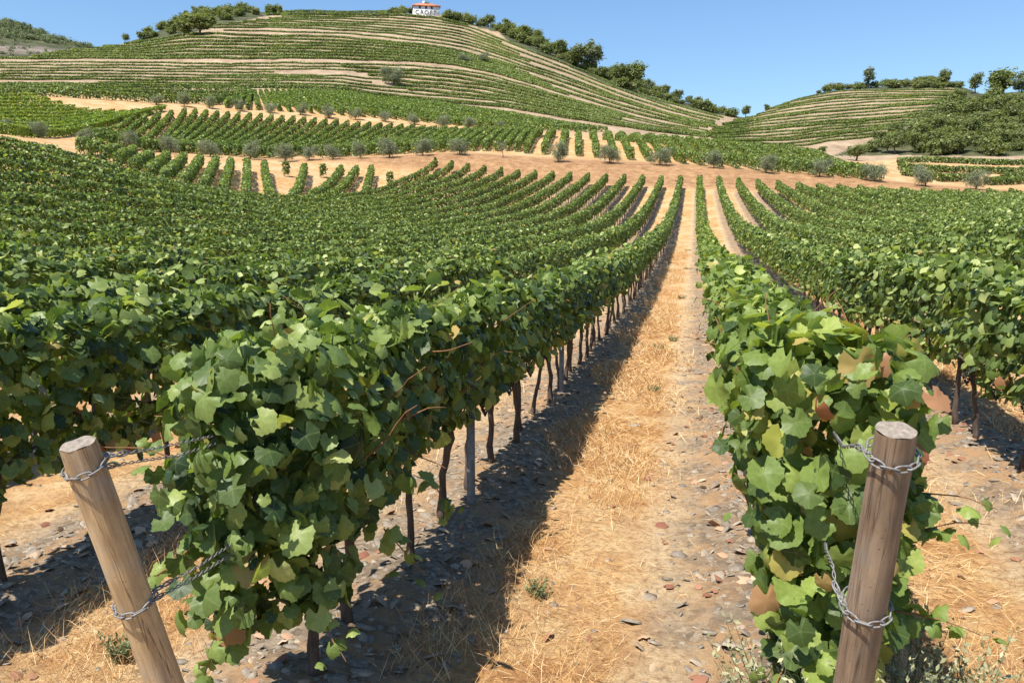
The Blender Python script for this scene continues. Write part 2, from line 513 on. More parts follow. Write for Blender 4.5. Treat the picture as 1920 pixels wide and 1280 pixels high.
class MB:
    """Collects triangles of shaped solids for one mesh."""
    def __init__(s):
        s.V = []; s.T = []; s.n = 0

    def add(s, V, T):
        s.V.append(np.asarray(V, float)); s.T.append(np.asarray(T, int) + s.n); s.n += len(V)

    def tube(s, pts, rad, seg=8, cap=True, jitter=0.0):
        pts = np.asarray(pts, float); rad = np.broadcast_to(np.asarray(rad, float), (len(pts),))
        V = []
        for i, p in enumerate(pts):
            t = pts[min(i + 1, len(pts) - 1)] - pts[max(i - 1, 0)]
            t = t / (np.linalg.norm(t) + 1e-9)
            a = np.cross(t, [0.13, .97, .2]); a /= np.linalg.norm(a); b = np.cross(t, a)
            for k in range(seg):
                q = 2 * math.pi * k / seg
                r = rad[i] * (1 + (random.uniform(-jitter, jitter) if jitter else 0))
                V.append(p + r * (a * math.cos(q) + b * math.sin(q)))
        T = []
        for i in range(len(pts) - 1):
            for k in range(seg):
                A = i * seg + k; B = i * seg + (k + 1) % seg
                T += [(A, B, B + seg), (A, B + seg, A + seg)]
        if cap:
            n = len(V)
            V += [pts[0], pts[-1]]
            for k in range(seg):
                T.append((n, (k + 1) % seg, k))
                T.append((n + 1, (len(pts) - 1) * seg + k, (len(pts) - 1) * seg + (k + 1) % seg))
        s.add(V, T)

    def torus(s, c, a, b, n, ra, rb, r, seg=14, sub=6):
        """Link: an oval of half axes ra along a and rb along b, wire radius r."""
        c = np.asarray(c, float); V = []
        for i in range(seg):
            q = 2 * math.pi * i / seg
            p = c + a * ra * math.copysign(abs(math.cos(q)) ** .8, math.cos(q)) + b * rb * math.copysign(abs(math.sin(q)) ** .8, math.sin(q))
            o = a * math.cos(q) * rb + b * math.sin(q) * ra
            o = o / np.linalg.norm(o)
            for k in range(sub):
                w = 2 * math.pi * k / sub
                V.append(p + r * (o * math.cos(w) + n * math.sin(w)))
        T = []
        for i in range(seg):
            for k in range(sub):
                A = i * sub + k; B = i * sub + (k + 1) % sub
                C = ((i + 1) % seg) * sub + (k + 1) % sub; D = ((i + 1) % seg) * sub + k
                T += [(A, B, C), (A, C, D)]
        s.add(V, T)

    def box(s, lo, hi):
        x0, y0, z0 = lo; x1, y1, z1 = hi
        V = [(x, y, z) for x in (x0, x1) for y in (y0, y1) for z in (z0, z1)]
        Q = [(0, 1, 3, 2), (4, 6, 7, 5), (0, 4, 5, 1), (2, 3, 7, 6), (0, 2, 6, 4), (1, 5, 7, 3)]
        s.add(V, [t for q in Q for t in ((q[0], q[1], q[2]), (q[0], q[2], q[3]))])

    def mesh(s, name, smooth=True):
        return mesh_tris(name, np.concatenate(s.V), np.concatenate(s.T), None, smooth)


ONES = ['', 'first', 'second', 'third', 'fourth', 'fifth', 'sixth', 'seventh', 'eighth', 'ninth', 'tenth', 'eleventh', 'twelfth', 'thirteenth',
        'fourteenth', 'fifteenth', 'sixteenth', 'seventeenth', 'eighteenth', 'nineteenth']
TENS = ['', '', 'twent', 'thirt', 'fort', 'fift', 'sixt', 'sevent']


def nth(n):
    if n < 20:
        return ONES[n]
    if n % 10 == 0:
        return TENS[n // 10] + 'ieth'
    return TENS[n // 10] + 'y-' + ONES[n % 10]


# ------------------------------------------------------------------ the ground sheet
def in_poly(px, py, poly):
    inside = np.zeros(px.shape, bool)
    x0, y0 = poly[-1]
    for x1, y1 in poly:
        c = ((y0 > py) != (y1 > py)) & (px < (x1 - x0) * (py - y0) / (y1 - y0 + 1e-9) + x0)
        inside ^= c
        x0, y0 = x1, y1
    return inside


def build_ground():
    P = np.stack([XG, YG, ZG], -1).reshape(-1, 3)
    nt_, nr = len(TH), len(RG)
    i, j = np.meshgrid(np.arange(nt_ - 1), np.arange(nr - 1), indexing='ij')
    A = (i * nr + j).ravel()
    Q = np.stack([A, A + 1, A + nr + 1, A + nr], -1)[:, ::-1]
    R = np.tile(RG, nt_)
    px, py, dz = project(P)
    jit = smooth_noise(P[:, 0] * .11, P[:, 1] * .13, 4) * 6
    px = px + jit; py = py + jit * .3
    near = np.clip((70 - R) / 30, 0, 1) * 1.0
    rowend = np.where(np.abs(P[:, 0]) < 40, 1, 0)
    near = np.where((R < 104), 1.0, 0) * np.clip((P[:, 0] + 34) / 2, 0, 1) * np.clip((92 - P[:, 1]) / 2, 0, 1)
    bank = np.clip((P[:, 1] - 91) / 3, 0, 1) * np.clip((112 - R) / 6, 0, 1)
    pale = np.clip((R - 165) / 30, 0, 1)
    rocky = (R > 560).astype(float)
    scrub = np.zeros(len(P))
    ok = (dz > 0) & (R > 150)
    polys = [[(1640, 262), (1690, 230), (1730, 205), (1790, 180), (1800, 100), (2300, 100), (2300, 296), (1690, 292), (1560, 292)],
             [(900, 30), (960, 84), (1060, 122), (1120, 150), (1180, 176), (1250, 195), (1330, 212), (1400, 225), (1400, 100), (1000, 0)],
             [(210, 86), (300, 74), (350, 66), (405, 50), (500, 30), (540, 24), (540, 0), (200, 0)],
             [(715, 30), (775, 30), (775, 0), (700, 0)], [(828, 40), (880, 48), (930, 60), (930, 0), (828, 0)],
             [(1480, 190), (1580, 170), (1800, 166), (1800, 120), (1480, 150)]]
    for pl in polys:
        scrub = np.where(ok & in_poly(px, py, pl), 1.0, scrub)
    rock = np.where((R > 560) & ok & in_poly(px, py, [(-400, 80), (60, 86), (120, 93), (125, 100), (60, 103), (-400, 106)]), .9, 0)
    scrub = np.where(R > 560, 1.0, scrub)
    me = mesh_tris('ground', P, Q, dict(near=near, bank=bank, pale=pale, scrub=scrub, rock=rock))
    o = put('ground', me, M['ground'])
    tag(o, 'orange and pale soil of the vineyard floor, banks and hills', None, None, 'structure')
    # the patch the photographer stands on
    mb = MB()
    mb.box((-14, -10, -.3), (14, .1, -.05))
    tag(put('ground_behind', mb.mesh('ground_behind', False), M['ground']), None, None, None, 'structure')


build_ground()


# ------------------------------------------------------------------ leaves
def tmpl_high(fold=0.0, curl=.22, wave=.03, lobe=.07):
    n = 30
    V = [(0, 0, 0)]; T = []
    ph = [math.pi * 2 * i / n for i in range(n)]

    def rad(q):          # q = 0 at the tip, pi at the stalk
        lob = 1 - lobe + lobe * math.cos(5 * q)
        r = lob * (1 - .10 * (1 - math.cos(q)) / 2)
        if abs(q - math.pi) < .30:
            r *= .42
        return r

    def bend(x, y, r, q):
        return fold * abs(x) - curl * r * r + wave * math.sin(2 * q + 1) * r + .03 * math.cos(5 * q) * r - .10 * max(0, y) ** 2
    for i, q in enumerate(ph):
        r = rad(q) * .55
        x, y = math.sin(q) * r, math.cos(q) * r
        V.append((x, y, bend(x, y, r, q)))
    for i, q in enumerate(ph):
        r = rad(q) * (1.0 + (.05 if i % 2 else -.035))
        x, y = math.sin(q) * r, math.cos(q) * r
        V.append((x, y, bend(x, y, r, q) + (.02 if i % 2 else -.02)))
    for i in range(n):
        k = (i + 1) % n
        T += [(0, 1 + k, 1 + i), (1 + i, 1 + k, 1 + n + k), (1 + i, 1 + n + k, 1 + n + i)]
    return np.array(V), np.array(T)


def tmpl_mid():
    n = 10
    V = [(0, 0, .06)]
    for i in range(n):
        q = 2 * math.pi * i / n
        r = .95 + .05 * math.cos(5 * q)
        if i == n // 2:
            r *= .5
        V.append((math.sin(q) * r, math.cos(q) * r, -.2 * r * r + .03 * math.cos(5 * q)))
    return np.array(V), np.array([(0, 1 + (i + 1) % n, 1 + i) for i in range(n)])


def tmpl_low():
    V = np.array([(0, -.75, 0), (.85, -.1, -.18), (0, 1, -.12), (-.85, -.1, -.18), (0, .1, .12)])
    T = np.array([(0, 1, 4), (1, 2, 4), (2, 3, 4), (3, 0, 4)])
    return V, T


def tmpl_quad():
    V = np.array([(0, -.9, 0), (.8, 0, -.12), (0, .9, 0), (-.8, 0, -.12)])
    return V, np.array([(0, 1, 2), (0, 2, 3)])


TM = {'high': tmpl_high(), 'folded': tmpl_high(.55, .12, .05, .05), 'curled': tmpl_high(-.10, .48, .12, .09), 'wavy': tmpl_high(.22, .10, .22, .08), 'mid': tmpl_mid(), 'low': tmpl_low(), 'quad': tmpl_quad(),
      'narrow': (np.array([(0, -1, 0), (.24, 0, -.05), (0, 1, 0), (-.24, 0, -.05)]), np.array([(0, 1, 2), (0, 2, 3)]))}


VEIN = {k: np.zeros(len(t[0])) for k, t in TM.items()}
HIGHS = ('high', 'folded', 'curled', 'wavy')
for h_ in HIGHS:
    VEIN[h_][0] = 1
    for i_ in range(0, 30, 6):
        VEIN[h_][1 + i_] = 1; VEIN[h_][31 + i_] = 1
VEIN['mid'][[0, 1, 3, 5, 7, 9]] = .9


def unit(a):
    return a / (np.linalg.norm(a, axis=-1, keepdims=True) + 1e-9)


def leaves(tm, P, N, D, S, wide=None):
    """Place template tm at P with normal N and tip direction D, half size S."""
    V, T = TM[tm]
    N = unit(N); X = unit(np.cross(D, N)); Y = np.cross(N, X)
    sx = S if wide is None else S * wide
    W = (P[:, None, :] + V[None, :, 0:1] * X[:, None, :] * sx[:, None, None] + V[None, :, 1:2] * Y[:, None, :] * S[:, None, None]
         + V[None, :, 2:3] * N[:, None, :] * S[:, None, None])
    n, k = len(P), len(V)
    return W.reshape(-1, 3), (T[None] + (np.arange(n) * k)[:, None, None]).reshape(-1, 3), k


def resample(path, step):
    path = np.asarray(path, float)[:, :2]
    seg = np.hypot(*np.diff(path, axis=0).T); s = np.concatenate([[0], np.cumsum(seg)])
    n = max(2, int(s[-1] / step) + 1)
    q = np.linspace(0, s[-1], n)
    return np.stack([np.interp(q, s, path[:, 0]), np.interp(q, s, path[:, 1])], -1)


# (distance limit, template, half size, leaves per metre)
LODS = [(5.5, 'high', .047, 930), (14, 'mid', .046, 780), (32, 'low', .056, 470), (60, 'low', .072, 270), (98, 'quad', .092, 190), (150, 'quad', .15, 74),
        (230, 'quad', .19, 58), (1e9, 'quad', .22, 52)]


def vine_foliage(name, path, z0=.42, z1=1.45, hw=.30, dens=1.0, size=1.0, ends=(0, 0), light=0.0, aged=.012, rough=1.0, seed=0, margin=(-260, 2180), lumps=1.0, bulge=0.0, taper=0.0):
    P0 = resample(path, .5)
    out_V, out_T, out_v, out_a, out_n = [], [], [], [], []
    off = [0]

    def emit(tm, P, N, D, S, v, a):
        which = RNG.integers(0, 4, len(P)) if tm == 'high' else np.zeros(len(P), int)
        for q in range(4 if tm == 'high' else 1):
            m = which == q
            if not m.any():
                continue
            tq = HIGHS[q] if tm == 'high' else tm
            W, T, k = leaves(tq, P[m], N[m], D[m], S[m])
            out_V.append(W); out_T.append(T + off[0]); off[0] += len(W)
            out_v.append(np.repeat(v[m], k)); out_a.append(np.repeat(a[m], k)); out_n.append(np.tile(VEIN[tq], int(m.sum())))
    mids = (P0[:-1] + P0[1:]) / 2
    dvec = P0[1:] - P0[:-1]; L = np.hypot(dvec[:, 0], dvec[:, 1])
    gz = ground(mids[:, 0], mids[:, 1])
    px, py, dz = project(np.stack([mids[:, 0], mids[:, 1], gz + .8], -1))
    dist = np.hypot(mids[:, 0], mids[:, 1])
    keep = (dz > .3) & (px > margin[0]) & (px < margin[1]) | (dist < 6)
    lo = 0
    for lim, tm, hs, dn in LODS:
        sel = np.where(keep & (dist >= lo) & (dist < lim))[0]
        lo = lim
        if len(sel) == 0:
            continue
        cnt = RNG.poisson(dn * dens * L[sel])
        si = np.repeat(sel, cnt)
        n = len(si)
        if n == 0:
            continue
        t = RNG.random(n)
        base = P0[si] + dvec[si] * t[:, None]
        tan = dvec[si] / L[si][:, None]
        nor = np.stack([tan[:, 1], -tan[:, 0]], -1)
        s_arc = (si + t) * .5
        # lumpy outline along the row
        l1 = np.sin(s_arc * 2.1 + seed * 1.3) * .5 + np.sin(s_arc * 5.3 + seed * 2.7) * .35 + np.sin(s_arc * .73 + seed) * .5
        l2 = np.sin(s_arc * 1.7 + seed * 3.1 + 1) * .5 + np.sin(s_arc * 4.1 + seed * .7) * .4
        l3 = np.sin(s_arc * 3.3 + seed * 1.1 + 2) * .6 + np.sin(s_arc * 7.7 + seed * 2.1) * .4
        topz = z1 + .07 * l1 * lumps
        wid = hw * (1 + .20 * l2 * lumps) * (1 + bulge * np.exp(-(s_arc / .7) ** 2))
        botz = z0 + .06 * l3 * lumps - .10 * bulge * 3 * np.exp(-(s_arc / .8) ** 2)
        # position on the hedge section: sides, top, some inside
        u = RNG.random(n)
        hgt = RNG.random(n)
        side = np.where(RNG.random(n) < .5, -1.0, 1.0)
        is_top = u < .27
        inner = np.abs(RNG.normal(0, .13, n))
        zz = botz + (topz - botz) * hgt ** .92
        belly = (1 - taper * (1 - np.clip(hgt * 1.25, 0, 1))) * 1 - .35 * np.clip((hgt - .72) / .28, 0, 1) ** 2 - .25 * np.clip((.22 - hgt) / .22, 0, 1)
        xx = side * np.maximum(wid * belly - inner, -.02)
        xt = RNG.uniform(-1, 1, n)
        zz = np.where(is_top, topz - .10 * xt ** 2 - np.abs(RNG.normal(0, .07, n)), zz)
        xx = np.where(is_top, xt * wid * .85, xx)
        shoot = RNG.random(n) < (.06 if lim < 120 else .01)
        zz = np.where(shoot & is_top, zz + RNG.random(n) * .20, zz)
        hang = RNG.random(n) < .06
        xx = np.where(hang & ~is_top, xx + side * RNG.random(n) * .16, xx)
        gz_ = ground(base[:, 0], base[:, 1])
        P = np.stack([base[:, 0] + nor[:, 0] * xx, base[:, 1] + nor[:, 1] * xx, gz_ + zz], -1)
        nor3 = np.concatenate([nor, np.zeros((n, 1))], 1); tan3 = np.concatenate([tan, np.zeros((n, 1))], 1)
        up = np.array([0, 0, 1.0])
        rnd = RNG.normal(0, .52, (n, 3))
        N = np.where(is_top[:, None], up * .85 + nor3 * (xt * .4)[:, None] + rnd * 1.05, nor3 * (side * .85)[:, None] + up * .42 + rnd)
        D = np.where(is_top[:, None], nor3 * side[:, None] * .6 - up * .15, -up * 1.0 + nor3 * (side * .25)[:, None]) + RNG.normal(0, .45, (n, 3))
        S = hs * size * np.clip(RNG.lognormal(-.02, .27, n), .45, 1.5)
        v = np.clip(.40 + light + .25 * RNG.normal(size=n) + .06 * l1 + np.where(is_top, .10, 0) + np.where(shoot, .22, 0), 0, 1)
        a = np.where(RNG.random(n) < aged, RNG.uniform(.5, .8, n), 0)
        low = (~is_top) & (hgt < .25)
        a = np.where(low & (RNG.random(n) < aged * 4), RNG.uniform(.65, 1, n), a)
        emit(tm, P, N, D, S, v, a)
    # closed leafy ends
    for which, flag in zip((0, -1), ends):
        if not flag:
            continue
        p = P0[which]; tdir = (P0[0] - P0[1]) if which == 0 else (P0[-1] - P0[-2])
        tdir = tdir / np.hypot(*tdir)
        d = math.hypot(*p)
        tm, hs, dn = next((b, c, e) for (a_, b, c, e) in LODS if d < a_)
        n = int(dn * .50 * flag)
        hgt = RNG.random(n)
        x = RNG.uniform(-1, 1, n) * hw * (1 + bulge) * (1 - .3 * hgt ** 3) * (1 - taper * (1 - np.clip(hgt * 1.25, 0, 1)))
        out = RNG.normal(0, .11, n) + .08 * np.sin(hgt * 3.0) - (x / hw) ** 2 * .16
        nor = np.array([tdir[1], -tdir[0]])
        gz_ = float(ground(*p))
        P = np.stack([p[0] + nor[0] * x + tdir[0] * out, p[1] + nor[1] * x + tdir[1] * out, gz_ + z0 - .12 - .4 * bulge + (z1 - z0 + .12 + .4 * bulge) * hgt], -1)
        t3 = np.array([tdir[0], tdir[1], 0]); n3 = np.array([nor[0], nor[1], 0])
        N = t3 * .8 + np.array([0, 0, .45]) + n3 * (x / hw * .5)[:, None] + RNG.normal(0, .55, (n, 3))
        D = np.array([0, 0, -1.0]) + RNG.normal(0, .45, (n, 3))
        S = hs * size * np.clip(RNG.lognormal(.05, .26, n), .5, 1.6)
        emit(tm, P, N, D, S, np.clip(.38 + light + .26 * RNG.normal(size=n), 0, 1), np.where(RNG.random(n) < aged * 2, RNG.uniform(.5, 1, n), 0))
    if not out_V:
        return None
    return mesh_tris(name, np.concatenate(out_V), np.concatenate(out_T), dict(v=np.concatenate(out_v), age=np.concatenate(out_a), vein=np.concatenate(out_n)))


# ------------------------------------------------------------------ vine stems
def trunk_mesh(seed, h=.62, r=.026):
    random.seed(seed)
    pts, rad = [], []
    x = y = 0.0
    n = 9
    for i in range(n):
        t = i / (n - 1)
        pts.append((x, y, -.05 + (h + .05) * t))
        rad.append(r * (1.25 - .35 * t + (.55 * (1 - t) ** 6) + (.35 if i == n - 2 else 0)) * random.uniform(.9, 1.12))
        x += random.uniform(-.016, .016); y += random.uniform(-.016, .016)
    mb = MB()
    mb.tube(pts, rad, 9, True, .16)
    top = np.array(pts[-1])
    for s in (-1, 1):
        mb.tube([top, top + (random.uniform(-.02, .02), s * .12, .06), top + (0, s * .30, .10)], [r * .8, r * .6, r * .4], 6)
    return mb.mesh('trunk')


TRUNKS = [trunk_mesh(s, random.uniform(.62, .74), random.uniform(.017, .024)) for s in range(5)]


def add_trunks(root, xs, ys):
    for x, y in zip(xs, ys):
        o = put('trunk', random.choice(TRUNKS), M['bark'], root, (x, y, float(ground(x, y))))
        o.rotation_euler = (random.uniform(-.10, .10), random.uniform(-.10, .10), random.choice((0, math.pi)) + random.uniform(-.2, .2))
        o.scale = (1, 1, random.uniform(.92, 1.08))


def vine_row(path, label, group, mat='vine', **kw):
    me = vine_foliage('foliage', path, **kw)
    if me is None:
        return None
    root = empty('vine_row', (0, 0, 0), label, 'vine row', group)
    put('foliage', me, M[mat], root)
    return root


# the rows beside the lane, straight and parallel
POST_Y = 2.55
GROUP_NEAR = 'vine rows of the near field'
near_rows = {}
for k in range(0, 15):
    x = ROWX0 - ROWDX * k
    y0 = 2.58 if k == 0 else 2.3
    y1 = 91.5 + .12 * k
    if k == 0:
        lab = 'nearest vine row on the left of the straw lane, starting behind the tan leaning post'
    elif k == 14:
        lab = 'outermost, fifteenth vine row left of the lane, along the edge of the near field'
    else:
        lab = '%s vine row to the left of the straw lane, counted from the lane' % nth(k + 1)
    r = vine_row([(x, y0), (x, y1)], lab, GROUP_NEAR, seed=k, ends=(1.25 if k == 0 else 1, 1), z1=1.45, hw=.25 if k == 0 else .24, bulge=.24 if k == 0 else .0, z0=.64 if k == 0 else .52, lumps=.9)
    near_rows[-k] = r
    ys = np.concatenate([np.arange(2.92, 32, .66), np.arange(32.4, y1, 1.35)]) if k == 0 else np.arange(3.4, y1, .8)
    if 0 < k <= 8:
        ys = ys[(ys < 14 - k) | (ys > 52 + k * 2)]
    elif k > 8:
        ys = ys[ys > 86]
    ys = ys[:96] + RNG.uniform(-.12, .12, len(ys[:96]))
    add_trunks(r, x + RNG.uniform(-.04, .04, len(ys)), ys)
for j in range(0, 19):
    x = ROWX0 + ROWDX * (j + 1)
    y0 = 2.75 if j == 0 else 3.0
    y1 = 91.5
    if j == 0:
        lab = 'nearest vine row on the right of the straw lane, behind the brown leaning post'
    else:
        lab = '%s vine row to the right of the straw lane, counted from the lane' % nth(j + 1)
    r = vine_row([(x, y0), (x, y1)], lab, GROUP_NEAR, 'vine_light' if j == 0 else 'vine', seed=40 + j, ends=(1.25 if j == 0 else 1, 1),
                 light=.02 if j else 0, z1=1.5 if j < 2 else 1.45, taper=.72 if j == 0 else 0, hw=.31 if j == 0 else .25, bulge=.12 if j == 0 else 0, lumps=1.0, z0=.42 if j == 0 else .52, aged=.04 if j == 0 else .014)
    near_rows[j + 1] = r
    ys = np.arange(3.1 if j == 0 else 4.3, y1, .8)
    if j == 0:
        ys = ys[ys < 30]
    elif j == 1:
        ys = ys[(ys < 20) | (ys > 60)]
    else:
        ys = ys[(ys < 12) | (ys > 78)] if j < 5 else ys[ys > 88]
    ys = ys + RNG.uniform(-.12, .12, len(ys))
    add_trunks(r, x + RNG.uniform(-.04, .04, len(ys)), ys)

# ------------------------------------------------------------------ short rows in a fan beyond the left edge of the near field
FAN = [(150, 291, 166, 287), (172, 297, 190, 290), (195, 308, 222, 300), (222, 320, 254, 301), (250, 332, 285, 307), (280, 345, 315, 310),
       (308, 354, 346, 312), (342, 364, 377, 315), (380, 372, 406, 318), (418, 380, 434, 320), (462, 387, 464, 322), (508, 393, 496, 325),
       (548, 393, 572, 330), (585, 388, 641, 333), (618, 388, 669, 333), (685, 378, 697, 332)]
for i, (a, b, c, d) in enumerate(FAN):
    A = cast(a, b, 46); B = cast(c, d, 50)
    r = vine_row([A, B], '%s vine row from the left in the fan of short rows below the olive line' % nth(i + 1), 'short vine rows in a fan',
                 z0=.35, z1=1.4, hw=.34, dens=1.25, seed=70 + i, ends=(1, 1), light=.04)
    n = max(2, int(np.hypot(*(B - A)[:2]) / 1.2))
    add_trunks(r, np.linspace(A[0], B[0], n), np.linspace(A[1], B[1], n))
for px, py, lab in ((533, 331, 'lone young grapevine between two short rows under the olive line, the left one'),
                    (602, 334, 'lone young grapevine at the top of the fan, left of two long slanting rows'),
                    (728, 350, 'lone grapevine furthest right, standing alone on the orange bank')):
    A = cast(px, py, 50)
    root = empty('grapevine', (0, 0, 0), lab, 'grapevine', 'lone grapevines on the bank')
    put('foliage', vine_foliage('foliage', [A, A + np.array([.25, .45, 0])], z0=.35, z1=1.55, hw=.30, dens=2.6, seed=px, ends=(.6, .6), light=.04), M['vine'], root)
    add_trunks(root, [A[0]], [A[1]])

# ------------------------------------------------------------------ slanting rows above the first olive line
tops_y = lambda p: np.interp(p, [300, 347, 528, 615, 700, 800, 960], [216, 219, 231, 238, 244, 250, 257])
bots_y = lambda p: np.interp(p, [170, 267, 423, 497, 560, 700, 900], [262, 284, 292, 299, 300, 296, 288])
cnt = 0
for i in range(-4, 28):
    pt = 347 + 20.4 * i
    pb = pt - (80 + 2.9 * i)
    f = 1.0 if i < 13 else max(.18, 1 - (i - 12) / 15)
    if i < 0:
        pt = 347 + 24 * i; pb = pt - 95
        yt = 219 + 3.6 * (-i) ; yb = 284 + 4.2 * i
    else:
        yt = float(tops_y(pt)); yb = float(bots_y(pb))
    A = cast(pt, yt, 100); B = cast(pb, yb, 100)
    cnt += 1
    vine_row([A + (B - A) * f, A], '%s slanting vine row from the left in the block above the olive trees' % nth(cnt), 'slanting vine rows above the olives',
             z0=.25, z1=1.4, hw=.34, dens=1.25, seed=100 + i, ends=(1, 1))

# ------------------------------------------------------------------ rows on the mound to the right, running uphill
vdir = pixdir(1085, 443); vdir = np.array([vdir[0], vdir[1]]) / math.hypot(vdir[0], vdir[1])
bx = [600, 622, 644, 666, 688, 710, 732, 754, 776, 798, 820, 842, 864, 886, 908, 930, 950, 968, 987, 1020, 1053, 1084, 1118, 1152, 1184, 1218, 1252, 1283, 1316, 1350, 1384, 1419, 1454, 1489, 1521, 1555,
      1589, 1620, 1650]
by = np.interp(bx, [590, 700, 870, 960, 990, 1084, 1184, 1283, 1384, 1489, 1589, 1650], [297, 292, 284, 284, 289, 294, 301, 308, 317, 326, 334, 341])
for i, (a, b) in enumerate(zip(bx, by)):
    A = cast(a, b, 100)
    Ln = 44 if a > 960 else 8 + 34 * max(0, a - 590) / 370
    vine_row([A[:2], A[:2] + vdir * Ln], '%s vine row from the left on the mound beside the bare bank' % nth(i + 1), 'vine rows climbing the mound',
             z0=.2, z1=1.6, hw=.42, dens=1.3, seed=140 + i, ends=(1, 0), light=.05)

# ------------------------------------------------------------------ bright block on the left
for k in range(11):
    t = k / 10
    q = np.linspace(-60, 308 - 238 * t, 9)
    lo_ = np.interp(q, [-60, 60, 125, 308], [259, 259, 256, 209]); hi_ = np.interp(q, [-60, 70, 200, 308], [188, 187, 195, 203])
    pts = [cast(a_, b_ * (1 - t) + c_ * t, 90) for a_, b_, c_ in zip(q, lo_, hi_)]
    vine_row(pts, '%s row from the front in the bright yellow-green vine block on the left' % nth(k + 1), 'rows of the bright vine block',
             'vine_bright', z0=.1, z1=1.05, hw=.34, dens=1.4, seed=180 + k)

# strip of rows above it
for k in range(4):
    t = k / 3
    top = [(-60, 172), (160, 173), (300, 174), (420, 177), (470, 178)]
    bot = [(-60, 181), (160, 186), (283, 193), (400, 197), (480, 186)]
    pts = [cast(a[0] * (1 - t) + b[0] * t, a[1] * (1 - t) + b[1] * t, 120) for a, b in zip(top, bot)]
    vine_row(pts, '%s row from the top in the dark vine strip above the bright block' % nth(k + 1), 'rows of the dark vine strip', z0=.15, z1=1.5, hw=.42,
             dens=1.3, seed=200 + k)

# ------------------------------------------------------------------ light green block leaning left under the terraces
ol = np.array(OLIVE2)
s0 = np.array(BASE)
for i in range(37):
    pb = 425 + 19.8 * i; pt = 447 + 10.4 * i
    yb = float(np.interp(pb, [425, 450, 507, 617, 723, 830, 937, 1010, 1140], [203, 207, 208, 216, 223, 234, 242, 246, 249]))
    yt = float(np.interp(pt, s0[:, 0], s0[:, 1])) + 5
    A = cast(pb, yb, 130); B = cast(pt, yt, 150)
    vine_row([A, B], '%s row from the left in the light green block behind the upper olive line' % nth(i + 1), 'rows of the light green block', 'vine_light',
             z0=.2, z1=1.35, hw=.36, dens=1.15, seed=220 + i, ends=(1, 0))

# ------------------------------------------------------------------ terraces
def guide(*pts):
    p = np.array(pts, float)
    return lambda q: pchip(p[:, 0], p[:, 1], q)


def terrace(px0, px1, yfun, label, group, rmin, mat='vine_terrace', seed=0, **kw):
    q = np.arange(px0, px1 + .1, 14)
    pts = [cast(a, float(yfun(a)) + .5 * math.sin(a * .031 + seed * 1.9) + .35 * math.sin(a * .083 + seed), rmin) for a in q]
    pts = [p for p in pts if 165 < math.hypot(p[0], p[1]) < 455]
    # drop leaps over a crest
    out = [pts[0]]
    for p in pts[1:]:
        if np.hypot(*(p - out[-1])[:2]) < 45:
            out.append(p)
    if len(out) > 1:
        return vine_row(out, label, group, mat, seed=seed, margin=(-150, 2080), lumps=.5, **dict(dict(dens=1.9), **kw))


g0 = guide((510, 30), (600, 31), (720, 33), (800, 38), (860, 46), (900, 58), (960, 82), (1060, 120), (1170, 164), (1300, 207), (1375, 226))
g1 = guide((385, 52), (480, 52), (600, 55), (720, 63), (800, 72), (860, 81), (920, 98), (960, 112), (1060, 145), (1170, 187), (1300, 226), (1360, 238))
g2 = guide((240, 84), (300, 74), (370, 65), (480, 68), (620, 71), (720, 79), (820, 90), (900, 107), (960, 124), (1060, 157), (1170, 193), (1290, 227), (1350, 242))
g3 = guide((-60, 116), (200, 115), (400, 118), (560, 117), (700, 119), (800, 123), (880, 132), (960, 151), (1060, 181), (1150, 207), (1220, 226), (1345, 249))
g4 = guide((-60, 163), (300, 166), (560, 168), (640, 171), (700, 181), (800, 191), (960, 206), (1080, 226), (1190, 243), (1260, 252), (1340, 260))
TG = 'terrace vine rows on the big hill'
specs = [(500, 740, guide((500, 25.5), (600, 25), (720, 26), (740, 27)), dict(z0=.1, z1=1.5, hw=.7)),
         (500, 880, guide((500, 30), (600, 29.5), (720, 31), (800, 35), (880, 49)), dict(z0=.1, z1=1.0, hw=.5))]
for k, t in enumerate((.06, .22, .38, .54, .70, .85)):
    specs.append((530 - 25 * k, (1368 - 5 * k) if k % 2 == 0 else 940 + 12 * k, (lambda q, t=t: g0(q) * (1 - t) + g1(q) * t), dict(z0=0, z1=.50, hw=.45, light=.04)))
specs.append((388, 1352, (lambda q: g1(q) + 1), dict(z0=0, z1=.55, hw=.45)))
specs.append((420, 1345, (lambda q: (g1(q) * .5 + g2(q) * .5)), dict(z0=0, z1=.4, hw=.4)))
for k in range(8):
    t = .01 + k * .123
    lft = np.interp(t, [0, .15, .4, 1], [238, 190, 100, -60])
    specs.append((lft, 1345 - 4 * k if k % 3 == 0 else 960 + 16 * k, (lambda q, t=t: g2(q) * (1 - t) + g3(q) * t), dict(z0=0, z1=.60, hw=.6, light=.07)))
ends_ = [(-60, 1335), (-60, 1080), (-60, 1330), (-60, 520), (-60, 1330), (-60, 700), (-60, 1330), (185, 1250), (-60, 1330)]
for k in range(9):
    t = (k + .55) / 9.2
    specs.append((ends_[k][0], ends_[k][1], (lambda q, t=t: g3(q) * (1 - t) + g4(q) * t), dict(z0=0, z1=.27 if k < 6 else .4, hw=.42, light=.07)))
specs.append((400, 620, (lambda q: g3(q) * .40 + g4(q) * .60 - 2.5), dict(z0=0, z1=.42, hw=.42, light=.06)))
specs.append((-60, 1340, (lambda q: g4(q) - 1), dict(z0=.0, z1=.9, hw=.5)))
